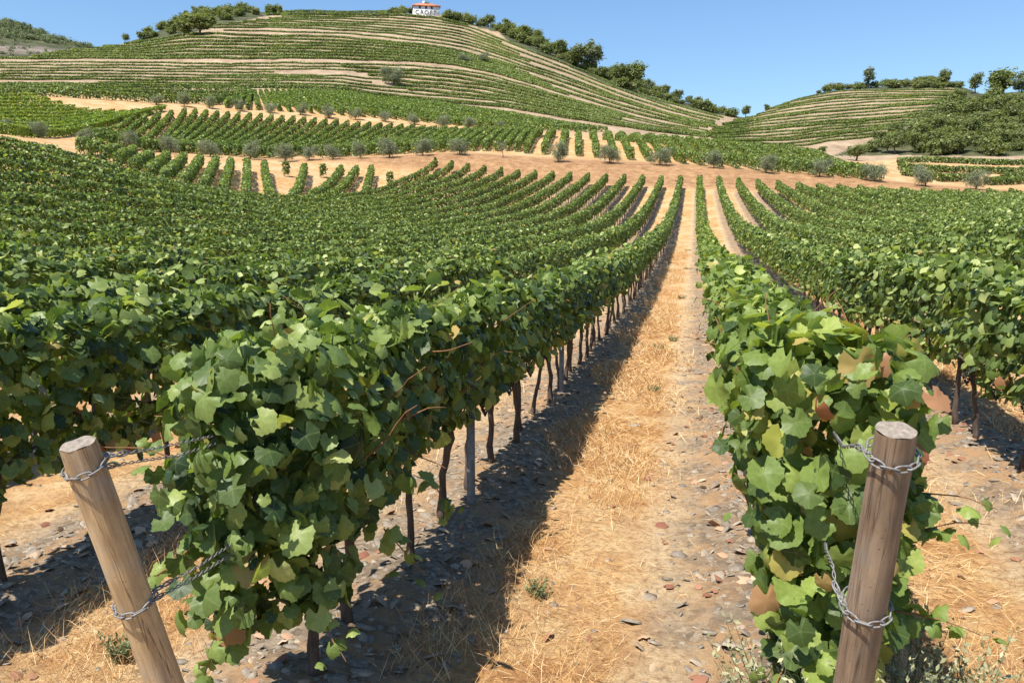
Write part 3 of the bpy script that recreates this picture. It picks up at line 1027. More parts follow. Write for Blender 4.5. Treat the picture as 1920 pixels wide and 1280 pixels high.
# more rows where the lower right of the hill is planted densely
for k in range(6):
    t = (k + .9) / 9 + .08
    specs.append((640 + 25 * k, 1190 - 8 * k, (lambda q, t=t: g3(q) * (1 - t) + g4(q) * t), dict(z0=0, z1=.62, hw=.55, light=.09)))
for n, (a, b, f, kw) in enumerate(specs):
    terrace(a, b, f, '%s terrace vine row down the big hill below the white house' % nth(n + 1), TG, 170, seed=300 + n, **kw)

h = [guide((1478, 190), (1520, 182), (1580, 172), (1680, 170), (1800, 170)),
     guide((1412, 218), (1450, 209), (1547, 194), (1650, 187), (1790, 184)),
     guide((1352, 236), (1430, 225), (1547, 212), (1700, 200), (1770, 196)),
     guide((1326, 249), (1430, 240), (1547, 229), (1650, 222), (1735, 214)),
     guide((1336, 263), (1450, 261), (1547, 250), (1620, 243), (1690, 236)),
     guide((1400, 278), (1500, 281), (1560, 270), (1640, 262))]
hl = [1485, 1420, 1356, 1328, 1338, 1405]
hr = [1797, 1797, 1790, 1765, 1715, 1660]
n = 0
for s in range(5):
    for k in range(3 if s in (1, 2) else 4):
        t = k / (3 if s in (1, 2) else 4)
        n += 1
        terrace(hl[s] * (1 - t) + hl[s + 1] * t, hr[s] * (1 - t) + hr[s + 1] * t, (lambda q, s=s, t=t: h[s](q) * (1 - t) + h[s + 1](q) * t),
                '%s terrace vine row from the top on the smaller hill at the right' % nth(n), 'terrace vine rows on the right hill', 190, seed=360 + n,
                z0=0, z1=.40 if n % 4 else .66, hw=.42, light=.06)

LOWR = [(1682, 307, 1960, 311), (1684, 319, 1960, 326), (1690, 329, 1756, 338), (1758, 341, 1830, 340), (1850, 348, 1970, 343), (1880, 338, 1970, 334)]
for i, (a, b, c, d) in enumerate(LOWR):
    A = cast(a, b, 112); B = cast(c, d, 112)
    vine_row([A, (A + B) / 2, B], '%s vine row from the top on the low terraces under the right thicket' % nth(i + 1), 'low terrace rows under the thicket',
             z0=.1, z1=1.0, hw=.5, dens=2.2, seed=400 + i)


# ------------------------------------------------------------------ trees and shrubs
def crown_mesh(name, blobs, n, half, tm='quad', seed=0, flat=0.0):
    """Leaf clumps through a set of (x, y, z, rx, ry, rz) blobs."""
    g = np.random.default_rng(seed)
    bl = np.array(blobs, float)
    wts = bl[:, 3] * bl[:, 4] * bl[:, 5]
    ci = g.choice(len(bl), size=max(10, n // 14), p=wts / wts.sum())
    d = unit(g.normal(size=(len(ci), 3)))
    cc = bl[ci, :3] + d * bl[ci, 3:] * (g.random((len(ci), 1)) ** .3) * g.uniform(.8, 1.25, (len(ci), 1))
    csz = g.uniform(.6, 1.3, len(ci))
    pick = g.integers(0, len(ci), n)
    P = cc[pick] + g.normal(size=(n, 3)) * (half * 1.75 * csz[pick])[:, None]
    N = d[pick] * .7 + np.array([0, 0, .5]) + g.normal(0, .5, (n, 3))
    D = g.normal(size=(n, 3)) + np.array([0, 0, -.3])
    S = half * g.lognormal(0, .3, n)
    W, T, k = leaves(tm, P, N, D, S)
    v = np.clip(.45 + .16 * g.normal(size=n) + (g.normal(0, .13, len(ci)))[pick], 0, 1)
    return mesh_tris(name, W, T, dict(v=np.repeat(v, k)))


def stem_mesh(seed, hgt, r, limbs, lean=.1):
    random.seed(seed)
    mb = MB()
    pts = [(0, 0, -.3)]; x = y = 0
    for i in range(1, 6):
        x += random.uniform(-lean, lean) * hgt / 5; y += random.uniform(-lean, lean) * hgt / 5
        pts.append((x, y, hgt * i / 5))
    mb.tube(pts, [r * 1.35, r, r * .9, r * .75, r * .6, r * .35], 8, True, .08)
    for i in range(limbs):
        b = np.array(pts[random.randint(2, 4)])
        q = 2 * math.pi * i / limbs + random.uniform(-.4, .4)
        e = b + np.array([math.cos(q), math.sin(q), random.uniform(.6, 1.3)]) * hgt * .35
        mb.tube([b, (b + e) / 2 + (0, 0, -.03 * hgt), e], [r * .5, r * .35, r * .15], 6)
    return mb.mesh('trunk')


def blobs_round(seed, R, Hh, n=9, z=0.0):
    g = random.Random(seed)
    out = [(0, 0, z + Hh * .55, R * .7, R * .7, Hh * .42)]
    for i in range(n):
        q = g.uniform(0, 6.28); rr = R * g.uniform(.35, .75)
        s = R * g.uniform(.28, .5)
        out.append((math.cos(q) * rr, math.sin(q) * rr, z + Hh * g.uniform(.22, .85), s, s, s * .85))
    return out


def make_tree(name, label, cat, group, crown, trunk, mat, loc, scale, rot):
    root = empty(name, loc, label, cat, group)
    root.scale = scale
    root.rotation_euler = (0, 0, rot)
    if trunk is not None:
        put('trunk', trunk, M['tree_bark'], root)
    c = put('crown', crown, M[mat], root)
    return root


# olives: grey round heads on short forked stems
OL = []
for s in range(4):
    bl = blobs_round(s + 50, 1.25 + .12 * (s % 2), 2.1 + .25 * (s // 2), 12, .08)[1:] + [(0, 0, 1.0, .65, .65, .7)]
    OL.append((crown_mesh('crown', bl, 4200, .085, 'narrow', s + 9), stem_mesh(s, 1.5, .075, 4, .12)))
SPARSE = (crown_mesh('crown', blobs_round(77, 1.0, 1.9, 7, .5), 700, .08, 'narrow', 77), stem_mesh(78, 1.7, .05, 6, .2))


def olive(px, py, rmin, size_px, label, group, i, sparse=False):
    p = cast(px, py, rmin)
    dd = project(p[None])[2][0]
    s = size_px / FPX * dd / 2.6
    cr, st = SPARSE if sparse else OL[i % 4]
    return make_tree('olive_tree', label, 'olive tree', group, cr, st, 'olive', p, (s * random.uniform(.92, 1.1), s * random.uniform(.92, 1.1), s * random.uniform(.9, 1.05)),
                     random.uniform(0, 6.28))


random.seed(21)
sz1 = [34, 36, 38, 38, 38, 40, 40, 38, 34, 32, 34, 40, 36, 36, 34, 40, 42, 40, 38, 40, 40, 42, 42, 42]
for i, (px, py) in enumerate(OLIVE1):
    if i == 0:
        px = 4
    where = ('%s grey-green olive tree from the left in the lower line along the bare bank' % nth(i + 1))
    if i == 14:
        where = 'thin, half-bare olive tree on the bank in the lower line of olives'
    olive(px, py, 96, sz1[i], where, 'olive trees along the bare bank', i, i == 14)
for i, (px, py) in enumerate(OLIVE2):
    olive(px, py, 140, 24 + (i * 7 % 4), '%s small olive tree from the left in the upper line on the orange track' % nth(i + 1), 'olive trees of the upper line', i + 1)
for i, (px, py, s, lab) in enumerate(((738, 160, 40, 'big dark olive tree alone among the terraces at mid-slope'),
                                      (872, 117, 20, 'small olive at the edge of the terraces, left of a pair'),
                                      (905, 116, 22, 'small olive at the edge of the terraces, right of a pair'))):
    p = cast(px, py, 180); dd = project(p[None])[2][0]; sc = s / FPX * dd / 2.5
    make_tree('olive_tree', lab, 'olive tree', 'olives on the terraces', OL[i][0], OL[i][1], 'pine' if i == 0 else 'olive', p, (sc * 1.15, sc * 1.15, sc * .9), i)

# shrubs
SHR = [crown_mesh('crown', blobs_round(s + 200, 1.5, 2.2, 8, 0), 1300, .15, 'quad', s + 300) for s in range(5)]
TREE_R = [(crown_mesh('crown', blobs_round(s + 400, 2.6, 5.0, 12, 1.4), 2600, .20, 'quad', s + 500), stem_mesh(s + 60, 4.2, .22, 6, .15)) for s in range(3)]


def gum_blobs(seed):
    g = random.Random(seed)
    out = []
    for i in range(11):
        z = 3.0 + i * .75
        w = 2.7 * math.sin(math.pi * (i + 1.7) / 13.2)
        for _ in range(2):
            q = g.uniform(0, 6.28)
            s = w * g.uniform(.42, .62)
            out.append((math.cos(q) * w * .6, math.sin(q) * w * .6, z + g.uniform(-.4, .4), s, s, s * .8))
    return out


GUM = [(crown_mesh('crown', gum_blobs(s), 3200, .22, 'quad', s + 700), stem_mesh(s + 90, 9, .2, 0, .05)) for s in range(2)]


def veg(kind, px, py, hpx, label, group, rmin=180, mat=None, wide=1.0, rmax=None):
    p = cast(px, py, rmin)
    dd = project(p[None])[2][0]
    hm = hpx / FPX * dd
    rot = random.uniform(0, 6.28)
    if kind == 'bush':
        s = hm / 2.2
        return make_tree('shrub', label, 'shrub', group, random.choice(SHR), None, mat or random.choice(('bush', 'bush', 'bush_light')), p,
                         (s * wide * random.uniform(.9, 1.2), s * wide * random.uniform(.9, 1.2), s), rot)
    cr, st = random.choice(TREE_R if kind == 'round' else GUM)
    s = hm / (6.4 if kind == 'round' else 11.2)
    return make_tree('broadleaf_tree' if kind == 'round' else 'gum_tree', label, 'tree', group, cr, st, mat or ('bush' if kind == 'round' else 'pine'), p,
                     (s * wide, s * wide, s), rot)


def scatter(poly, n, hlo, hhi, label, group, rmin, trees=0.0, sep=7, mat=None):
    xs = [p[0] for p in poly]; ys = [p[1] for p in poly]
    got = []
    tries = 0
    while len(got) < n and tries < 6000:
        tries += 1
        x = random.uniform(min(xs), max(xs)); y = random.uniform(min(ys), max(ys))
        if not in_poly(np.array([x]), np.array([y]), poly)[0]:
            continue
        if any(abs(x - a) < sep and abs(y - b) < sep * .55 for a, b in got):
            continue
        got.append((x, y))
        hp = random.uniform(hlo, hhi)
        if random.random() < trees:
            veg('round', x, y, hp * 1.45, label[1], group + ', trees', rmin, wide=1.1)
        else:
            veg('bush', x, y, hp, label[0], group, rmin, mat, 1.15)


random.seed(5)
scatter([(1668, 266), (1708, 247), (1752, 224), (1803, 202), (1840, 190), (1990, 188), (1990, 296), (1700, 292), (1610, 292)], 120, 13, 29,
        ('rounded dark green bush in the thicket on the slope at the right edge', 'dark broadleaf tree within the thicket on the slope at the right edge'),
        'bushes of the right thicket', 170, .3, 9)
scatter([(905, 44), (960, 74), (1060, 116), (1120, 146), (1180, 170), (1250, 192), (1330, 212), (1375, 221), (1370, 216), (1300, 198), (1210, 170),
         (1110, 128), (1000, 74), (960, 58), (900, 40)], 120, 6, 19,
        ('dark green bush in the wood along the right flank of the big hill', 'dark tree in the wood along the right flank of the big hill'),
        'bushes along the flank of the big hill', 220, .3, 7)
scatter([(230, 84), (300, 70), (360, 58), (405, 44), (500, 28), (535, 27), (500, 24), (420, 19), (370, 30), (320, 48), (265, 72)], 36, 9, 17,
        ('low green bush on the scrubby knoll left of the big hill', 'tree on the scrubby knoll left of the big hill'), 'bushes on the scrubby knoll', 250, .12, 7)
scatter([(720, 29), (772, 28), (770, 24), (740, 24)], 8, 7, 13, ('low bush on the hilltop left of the white house', ''), 'bushes beside the house, left', 300, 0, 4)
scatter([(830, 36), (870, 44), (905, 52), (890, 44), (860, 36), (832, 30)], 12, 9, 18, ('low bush on the hilltop right of the white house', ''), 'bushes beside the house, right', 300, 0, 5)
scatter([(1490, 186), (1560, 171), (1640, 166), (1800, 168), (1800, 163), (1740, 153), (1640, 163), (1560, 170)], 34, 6, 14,
        ('low dark bush along the crest of the right hill', ''), 'bushes along the right crest', 300, 0, 8)


def scrub_mass(polys, label):
    bl = []
    for poly, n, lo, hi in polys:
        xs = [p[0] for p in poly]; ys = [p[1] for p in poly]
        k = 0
        for _ in range(4000):
            if k >= n:
                break
            x = random.uniform(min(xs), max(xs)); y = random.uniform(min(ys), max(ys))
            if in_poly(np.array([x]), np.array([y]), poly)[0]:
                p = cast(x, y, 560)
                w = random.uniform(lo, hi) / FPX * math.hypot(p[0], p[1])
                bl.append((p[0], p[1], p[2] + w * .35, w * random.uniform(.5, .9), w * random.uniform(.5, .9), w * .5))
                k += 1
    tag(put('hillside_scrub', crown_mesh('hillside_scrub', bl, 30000, .38, 'quad', 91), M['pine']), label, None, None, 'stuff')


scrub_mass([([(-40, 72), (60, 76), (160, 94), (185, 92), (140, 80), (60, 55), (0, 38), (-40, 34)], 240, 3, 8),
            ([(-40, 108), (60, 107), (170, 100), (190, 93), (120, 86), (60, 78), (-40, 76)], 90, 2.5, 5)], 'dark scrub covering the rocky far hill at the left edge')
for kind, px, py, hp, lab, mat, wide in (
        ('gum', 1110, 138, 62, 'tallest ragged tree standing out of the wood on the hill flank', 'pine', 1.25),
        ('round', 1085, 128, 44, 'broad tree left of the tallest one in the flank wood', 'pine', 1.3),
        ('round', 1190, 166, 52, 'broad ragged tree above the lower end of the flank wood', 'pine', 1.3),
        ('round', 1160, 156, 40, 'rounded tree left of the ragged one low in the flank wood', 'bush', 1.2),
        ('gum', 1216, 178, 36, 'thin small tree at the right end of the flank wood', 'pine', .7),
        ('round', 1052, 108, 34, 'dark tree on the skyline above the flank wood', 'bush', 1.2),
        ('round', 1010, 84, 30, 'dark tree high on the flank skyline', 'pine', 1.1),
        ('round', 1300, 206, 22, 'rounded tree alone low on the flank skyline', 'bush', 1.4),
        ('round', 1398, 220, 24, 'lone rounded tree in the saddle between the two hills', 'bush', 1.0),
        ('round', 1438, 210, 15, 'small tree at the left end of the right crest', 'bush', 1.1),
        ('gum', 1628, 166, 46, 'tall slender tree rising from the crest of the right hill', 'pine', 1.2),
        ('round', 1771, 160, 34, 'small round tree near the right end of the right crest', 'pine', .9),
        ('round', 1828, 176, 40, 'ragged dark tree left of the big pine-like tree at the right', 'pine', .9),
        ('round', 1880, 184, 58, 'broad big tree with flat dark crown near the right edge', 'pine', 1.5),
        ('gum', 1914, 186, 58, 'tall tree cut by the right edge of the picture', 'pine', 1.2),
        ('round', 1790, 210, 44, 'grey-green tree at the upper left of the right thicket', 'bush_light', 1.2),
        ('round', 1678, 262, 36, 'dark tree at the left tip of the right thicket', 'bush', 1.2),
        ('round', 1605, 304, 34, 'dark spreading tree in front of the thicket, behind the mound rows', 'bush', 1.6),
        ('round', 1540, 292, 18, 'small dark tree behind the mound rows, left of the spreading one', 'bush', 1.5),
        ('round', 235, 82, 21, 'lone round tree on the far left skyline of the big hill', 'bush', .9),
        ('round', 262, 76, 18, 'small skyline tree right of the lone round one', 'pine', .8),
        ('round', 350, 36, 18, 'left one of three small skyline trees on the knoll', 'pine', .9),
        ('round', 366, 30, 20, 'middle one of three small skyline trees on the knoll', 'pine', .9),
        ('round', 379, 26, 18, 'right one of three small skyline trees on the knoll', 'pine', .9),
        ('round', 525, 28, 17, 'single dark tree on the ridge between knoll and house', 'bush', 1.0),
        ('round', 375, 66, 40, 'broad dark clump of trees on the edge of the terraces', 'bush', 1.9),
        ('round', 345, 70, 30, 'dark tree left of the broad clump on the terrace edge', 'bush', 1.4),
        ('round', 803, 24, 24, 'dark tree rising behind the roof of the white house', 'pine', .8)):
    veg(kind, px, py, hp * (.88 if hp < 60 else 1), lab, None, 200, mat, wide)


# ------------------------------------------------------------------ white house on the hilltop
def build_house():
    p = cast(800, 29, 320)
    dd = project(p[None])[2][0]
    w = 49 / FPX * dd; hh = 17.5 / FPX * dd; dp = w * .62
    root = empty('house', p, 'white house with orange tiled roof and big letters on its front, on the hilltop', 'house')
    root.rotation_euler = (0, 0, math.atan2(p[1], p[0]) - math.pi / 2 + .08)
    x0, x1 = -w / 2, w / 2
    mb = MB(); mb.box((x0, 0, -2), (x1, dp, hh)); wall = put('wall', mb.mesh('wall', False), M['wall'], root)
    # hipped roof with eaves and three tile courses of slight steps
    mb = MB()
    e = .45; rh = 7.5 / FPX * dd
    V = [(x0 - e, -e, hh), (x1 + e, -e, hh), (x1 + e, dp + e, hh), (x0 - e, dp + e, hh), (x0 + w * .24, dp / 2, hh + rh), (x1 - w * .24, dp / 2, hh + rh)]
    V += [(a, b, c - .35) for a, b, c in V[:4]]
    mb.add(V, [(0, 1, 5), (0, 5, 4), (1, 2, 5), (2, 3, 4), (2, 4, 5), (3, 0, 4), (0, 6, 7), (0, 7, 1), (1, 7, 8), (1, 8, 2), (2, 8, 9), (2, 9, 3), (3, 9, 6), (3, 6, 0), (6, 9, 8), (6, 8, 7)])
    roof = put('roof', mb.mesh('roof', False), M['roof'], root)
    mb = MB(); mb.box((-w * .12, dp * .5 - .4, hh + rh * .7), (-w * .12 + .8, dp * .5 + .4, hh + rh + .9)); put('chimney', mb.mesh('chimney', False), M['wall'], roof)
    for fx in (-.26, -.02, .20):
        mb = MB(); mb.box((fx * w - .45, -.06, hh * .66), (fx * w + .45, .05, hh * .9)); put('window', mb.mesh('window', False), M['dark'], root)
    for ch, fx in zip('CROFT', (-.36, -.18, 0.0, .17, .32)):
        cu = bpy.data.curves.new('letter', 'FONT')
        cu.body = ch; cu.size = hh * .64; cu.extrude = .04; cu.align_x = 'CENTER'; cu.offset = -.02
        cu.materials.append(M['dark'])
        tmp = bpy.data.objects.new('letter', cu)
        COL.objects.link(tmp)
        bpy.context.view_layer.update()
        lme = bpy.data.meshes.new_from_object(tmp.evaluated_get(bpy.context.evaluated_depsgraph_get()))
        bpy.data.objects.remove(tmp)
        o = put('letter', lme, M['dark'], root, (fx * w, -.08, hh * .08))
        o.rotation_euler = (math.pi / 2, 0, 0)
    # low terrace wall before it
    a = cast(788, 33, 320); b = cast(812, 34.5, 320)
    gw = empty('garden_wall', (0, 0, 0), 'low white terrace wall just below the house', 'wall')
    mb = MB()
    n = 8
    for i in range(n):
        q0 = a + (b - a) * i / n; q1 = a + (b - a) * (i + 1) / n
        d = unit((q1 - q0)[None])[0]; nn = np.array([-d[1], d[0], 0]) * .2
        z0 = min(q0[2], q1[2]) - .8; z1 = max(q0[2], q1[2]) + .75 + .2 * (i % 2)
        V = [q0 - nn, q1 - nn, q1 + nn, q0 + nn]
        V = [(v[0], v[1], z0) for v in V] + [(v[0], v[1], z1) for v in V]
        mb.add(V, [(0, 1, 5), (0, 5, 4), (1, 2, 6), (1, 6, 5), (2, 3, 7), (2, 7, 6), (3, 0, 4), (3, 4, 7), (4, 5, 6), (4, 6, 7)])
    put('masonry', mb.mesh('masonry', False), M['wall'], gw)


build_house()


# ------------------------------------------------------------------ end posts and chains
def ray_at(px, py, z):
    d = pixdir(px, py)
    t = (z - H) / d[2]
    return np.array([d[0] * t, d[1] * t, z])


def build_post(base, top, rad, mat, label):
    B = np.array([base[0], base[1], float(ground(base[0], base[1])) - .12]); T = top
    ax = T - B; L = np.linalg.norm(ax)
    root = empty('vine_post', B, label, 'post', 'leaning wooden end posts')
    root.rotation_euler = Vector(ax).to_track_quat('Z', 'Y').to_euler()
    mb = MB()
    n = 14
    seg = 28
    V, TT = [], []
    for i in range(n + 1):
        t = i / n
        for k in range(seg):
            q = 2 * math.pi * k / seg
            r = rad * (1.06 - .08 * t) * (1 + .025 * math.sin(3 * q + 2 * t) + .016 * math.sin(5 * q - 4 * t) + .018 * math.sin(13 * t + 2 * q) + .012 * math.sin(29 * t + q * 3))
            if i == n:
                r *= .955
            V.append((r * math.cos(q), r * math.sin(q), L * (t if i < n else 1.0) - (.0 if i < n - 0 else 0)))
    for i in range(n):
        for k in range(seg):
            A = i * seg + k; Bq = i * seg + (k + 1) % seg
            TT += [(A, Bq, Bq + seg), (A, Bq + seg, A + seg)]
    mb.add(V, TT)
    put('shaft', mb.mesh('shaft'), M[mat], root)
    mb = MB()
    V = [(0, 0, L + .004)]; TT = []
    for ring, f in ((1, .35), (2, .7), (3, .95)):
        for k in range(seg):
            q = 2 * math.pi * k / seg
            r = rad * .975 * f
            V.append((r * math.cos(q), r * math.sin(q), L + .003 + .002 * math.sin(5 * q + ring) - (.002 if ring == 3 else 0)))
    for k in range(seg):
        TT.append((0, 1 + k, 1 + (k + 1) % seg))
        for rr in (0, 1):
            A = 1 + rr * seg + k; Bq = 1 + rr * seg + (k + 1) % seg
            TT += [(A, A + seg, Bq + seg), (A, Bq + seg, Bq)]
    mb.add(V, TT)
    put('end_grain', mb.mesh('end_grain'), M['endgrain'], root)
    return B, unit(ax[None])[0], L


def links_along(mb, pts, ln=.030, wire=.0027, tilt=0.0):
    pts = np.asarray(pts, float)
    seg = np.linalg.norm(np.diff(pts, axis=0), axis=1); s = np.concatenate([[0], np.cumsum(seg)])
    n = max(2, int(s[-1] / ln))
    q = (np.arange(n) + .5) * s[-1] / n
    C = np.stack([np.interp(q, s, pts[:, i]) for i in range(3)], -1)
    for i in range(n):
        t = unit((C[min(i + 1, n - 1)] - C[max(i - 1, 0)])[None])[0]
        a = unit(np.cross(t, [.2, .1, 1])[None])[0]; b = np.cross(t, a)
        w = (math.pi / 2 if i % 2 else 0) + tilt + random.uniform(-.25, .25)
        bb = a * math.cos(w) + b * math.sin(w); nn = np.cross(t, bb)
        mb.torus(C[i], t, bb, nn, ln * .70, ln * .27, wire)


def ring_pts(C, axis, r, a0, a1, n=24, droop=0.0):
    a = unit(np.cross(axis, [1, 0, 0])[None])[0]; b = np.cross(axis, a)
    if a[1] > 0:
        a = -a
    # a faces the camera (-y), b to one side
    b = np.cross(axis, a)
    return [C + r * (a * math.cos(q) + b * math.sin(q)) + axis * droop * math.cos(q) for q in np.linspace(a0, a1, n)]


def ray_y(px, py, y):
    d = pixdir(px, py)
    return np.array([d[0], d[1], d[2]]) * (y / d[1]) + np.array([0, 0, H])


left_base = ray_at(410, 1530, 0.0)
right_base = ray_at(1540, 1610, 0.0)
lt = ray_y(146, 832, 1.84); rt = ray_y(1680, 806, 2.04)
LB, LAX, LL = build_post(left_base, lt, .051, 'post_a', 'tan leaning wooden post at the left, in front of the left vine row')
RB, RAX, RL = build_post(right_base, rt, .050, 'post_b', 'dark brown leaning wooden post at the right, in front of the right vine row')


def on_axis(B, A, py):
    best = min(np.linspace(0, 1.6, 800), key=lambda t: abs(project((B + A * t)[None])[1][0] - py))
    return B + A * best


def resample3(p, step):
    p = np.asarray(p, float)
    s_ = np.concatenate([[0], np.cumsum(np.linalg.norm(np.diff(p, axis=0), axis=1))])
    q = np.linspace(0, s_[-1], max(4, int(s_[-1] / step)))
    return np.stack([np.interp(q, s_, p[:, i]) for i in range(3)], -1)


def chain(B, A, py, rad, tails, label):
    C = on_axis(B, A, py)
    mb = MB()
    links_along(mb, ring_pts(C, A, rad + .006, -2.6, 2.6, 40, -.01))
    for t in tails:
        q = resample3([C + np.array(v) for v in t], .006)
        links_along(mb, q[:14], .028)
        for ph in (0, math.pi):
            w = np.arange(len(q)) * .62 + ph
            mb.tube(q + .0038 * np.stack([np.cos(w), np.zeros(len(q)), np.sin(w)], -1), .0019, 5)
    o = put('chain', mb.mesh('chain'), M['galv'])
    tag(o, label, 'chain', 'steel chains round the end posts')
    return C


chain(LB, LAX, 872, .050, [[(.045, -.015, 0), (.05, .17, -.03), (.05, .34, -.06), (.05, .62, -.08)], [(.04, .03, .02), (.065, .2, .0), (.05, .58, -.05)]],
      'steel chain round the top of the left post, running back into the leaves')
chain(LB, LAX, 1125, .053, [[(.045, -.015, 0), (.06, .2, -.01), (.06, .52, -.02)], [(.04, .03, .02), (.07, .22, .025), (.06, .50, .02)]],
      'steel chain round the lower part of the left post')
chain(RB, RAX, 850, .052, [[(-.052, -.01, .0), (-.07, .06, .0), (-.075, .2, -.04), (-.03, .62, -.10)]], 'steel chain round the top of the right post')
chain(RB, RAX, 1135, .054, [[(-.052, -.01, .0), (-.07, .03, .02), (-.075, .08, .07), (-.07, .22, .06), (-.03, .5, 0)]], 'steel chain round the lower part of the right post')


# grey steel stakes standing in the rows
def stake(x, y, label):
    root = empty('metal_stake', (x, y, float(ground(x, y))), label, 'stake', 'steel stakes in the vine rows')
    mb = MB()
    w = .028
    prof = [(-w, 0), (-w, .022), (-w + .004, .022), (-w + .004, .004), (w - .004, .004), (w - .004, .022), (w, .022), (w, 0)]
    V = [(a, b, z) for z in (-.1, 1.35) for a, b in prof]
    n = len(prof)
    T = []
    for k in range(n):
        A = k; B = (k + 1) % n
        T += [(A, B, B + n), (A, B + n, A + n)]
    T += [(0 + n, 1 + n, 2 + n), (0 + n, 2 + n, 3 + n), (0 + n, 3 + n, 4 + n), (0 + n, 4 + n, 7 + n), (4 + n, 5 + n, 6 + n), (4 + n, 6 + n, 7 + n)]
    mb.add(V, T)
    put('channel', mb.mesh('channel', False), M['stake'], root)


a = cast(893, 948); b = cast(1063, 738)
stake(ROWX0 + .10, float(a[1]), 'nearest grey steel stake in the row left of the lane')
stake(ROWX0 + .08, float(b[1]), 'second grey steel stake further along the row left of the lane')
stake(ROWX0 + 2 * ROWDX - .05, float(cast(1690, 720)[1]), 'steel stake at the shaded foot of the second row right of the lane')


# grapes, canes on the two front rows
def grape_mesh(seed, n=46, L=.17):
    random.seed(seed)
    mb = MB()
    for i in range(n):
        t = i / n
        rr = .038 * math.sin(math.pi * min(1, .25 + t * .8)) ** .7
        q = i * 2.4
        c = np.array([math.cos(q) * rr, math.sin(q) * rr, -L * t])
        r = .0095 * random.uniform(.85, 1.1)
        V = []
        for a_ in range(1, 6):
            th = math.pi * a_ / 6
            for k in range(8):
                f = 2 * math.pi * k / 8
                V.append(c + r * np.array([math.sin(th) * math.cos(f), math.sin(th) * math.sin(f), math.cos(th)]))
        T = []
        for a_ in range(4):
            for k in range(8):
                A = a_ * 8 + k; B = a_ * 8 + (k + 1) % 8
                T += [(A, A + 8, B + 8), (A, B + 8, B)]
        V += [c + (0, 0, r), c - (0, 0, r)]
        for k in range(8):
            T += [(40, k, (k + 1) % 8), (41, 32 + (k + 1) % 8, 32 + k)]
        mb.add(V, T)
    return mb.mesh('grape_cluster')


GR = [grape_mesh(3), grape_mesh(4, 36, .14)]


def hang(parent, px, py, y):
    d = pixdir(px, py); t = y / d[1]
    q = np.array([d[0] * t, d[1] * t, H + d[2] * t])
    put('grape_cluster', random.choice(GR), M['grape'], parent, q)


hang(near_rows[0], 415, 1165, 2.62)
hang(near_rows[0], 440, 1150, 2.70)
hang(near_rows[1], 1490, 1130, 2.70)
hang(near_rows[1], 1590, 1145, 2.72)
for y in (5.6, 6.4, 7.3, 8.2):
    put('grape_cluster', GR[0], M['grape'], near_rows[0], (ROWX0 + .12, y, .80))
for y in (6.3, 6.9, 7.6):
    put('grape_cluster', GR[1], M['grape'], near_rows[2], (ROWX0 + 2 * ROWDX - .15, y, .80))


def cane(parent, p, d, L):
    mb = MB()
    pts = [np.array(p)]
    d = unit(np.array([d], float))[0]
    for i in range(6):
        d = unit((d + RNG.normal(0, .16, 3))[None])[0]
        pts.append(pts[-1] + d * L / 6)
    mb.tube(pts, np.linspace(.0045, .002, 7), 6)
    put('cane', mb.mesh('cane'), M['cane'], parent)


for i in range(22):
    side = random.choice((-1, 1))
    y = random.uniform(2.8, 6.0)
    cane(near_rows[0], (ROWX0 + side * random.uniform(.08, .24), y, random.uniform(.9, 1.35)), (side * .5 + random.uniform(-.3, .3), random.uniform(-1, .3), random.uniform(-.3, 1)), random.uniform(.25, .5))
    cane(near_rows[1], (ROWX0 + ROWDX + side * random.uniform(.08, .24), y, random.uniform(.7, 1.4)), (side * .5, random.uniform(-1, .3), random.uniform(-.2, 1)), random.uniform(.2, .42))


def straggler(parent, p, d, L, mat, nl=9):
    pts = [np.array(p, float)]
    d = unit(np.array([d], float))[0]
    for i in range(7):
        d = unit((d + RNG.normal(0, .13, 3) + np.array([0, 0, -.05]))[None])[0]
        pts.append(pts[-1] + d * L / 7)
    mb = MB(); mb.tube(pts, np.linspace(.004, .0015, 8), 6)
    c = put('cane', mb.mesh('cane'), M['cane'], parent)
    q = resample3(pts, L / nl)
    n = len(q)
    P = q + RNG.normal(0, .03, (n, 3)); P[:, 2] -= .02
    W, T, k = leaves('curled', P, np.array([0, -.3, .7]) + RNG.normal(0, .5, (n, 3)), np.array([0, -.3, -.7]) + RNG.normal(0, .5, (n, 3)), np.linspace(.058, .026, n))
    put('shoot_leaves', mesh_tris('shoot_leaves', W, T, dict(v=np.repeat(RNG.uniform(.4, .85, n), k), age=np.zeros(n * k), vein=np.tile(VEIN['curled'], n))), M[mat], c)


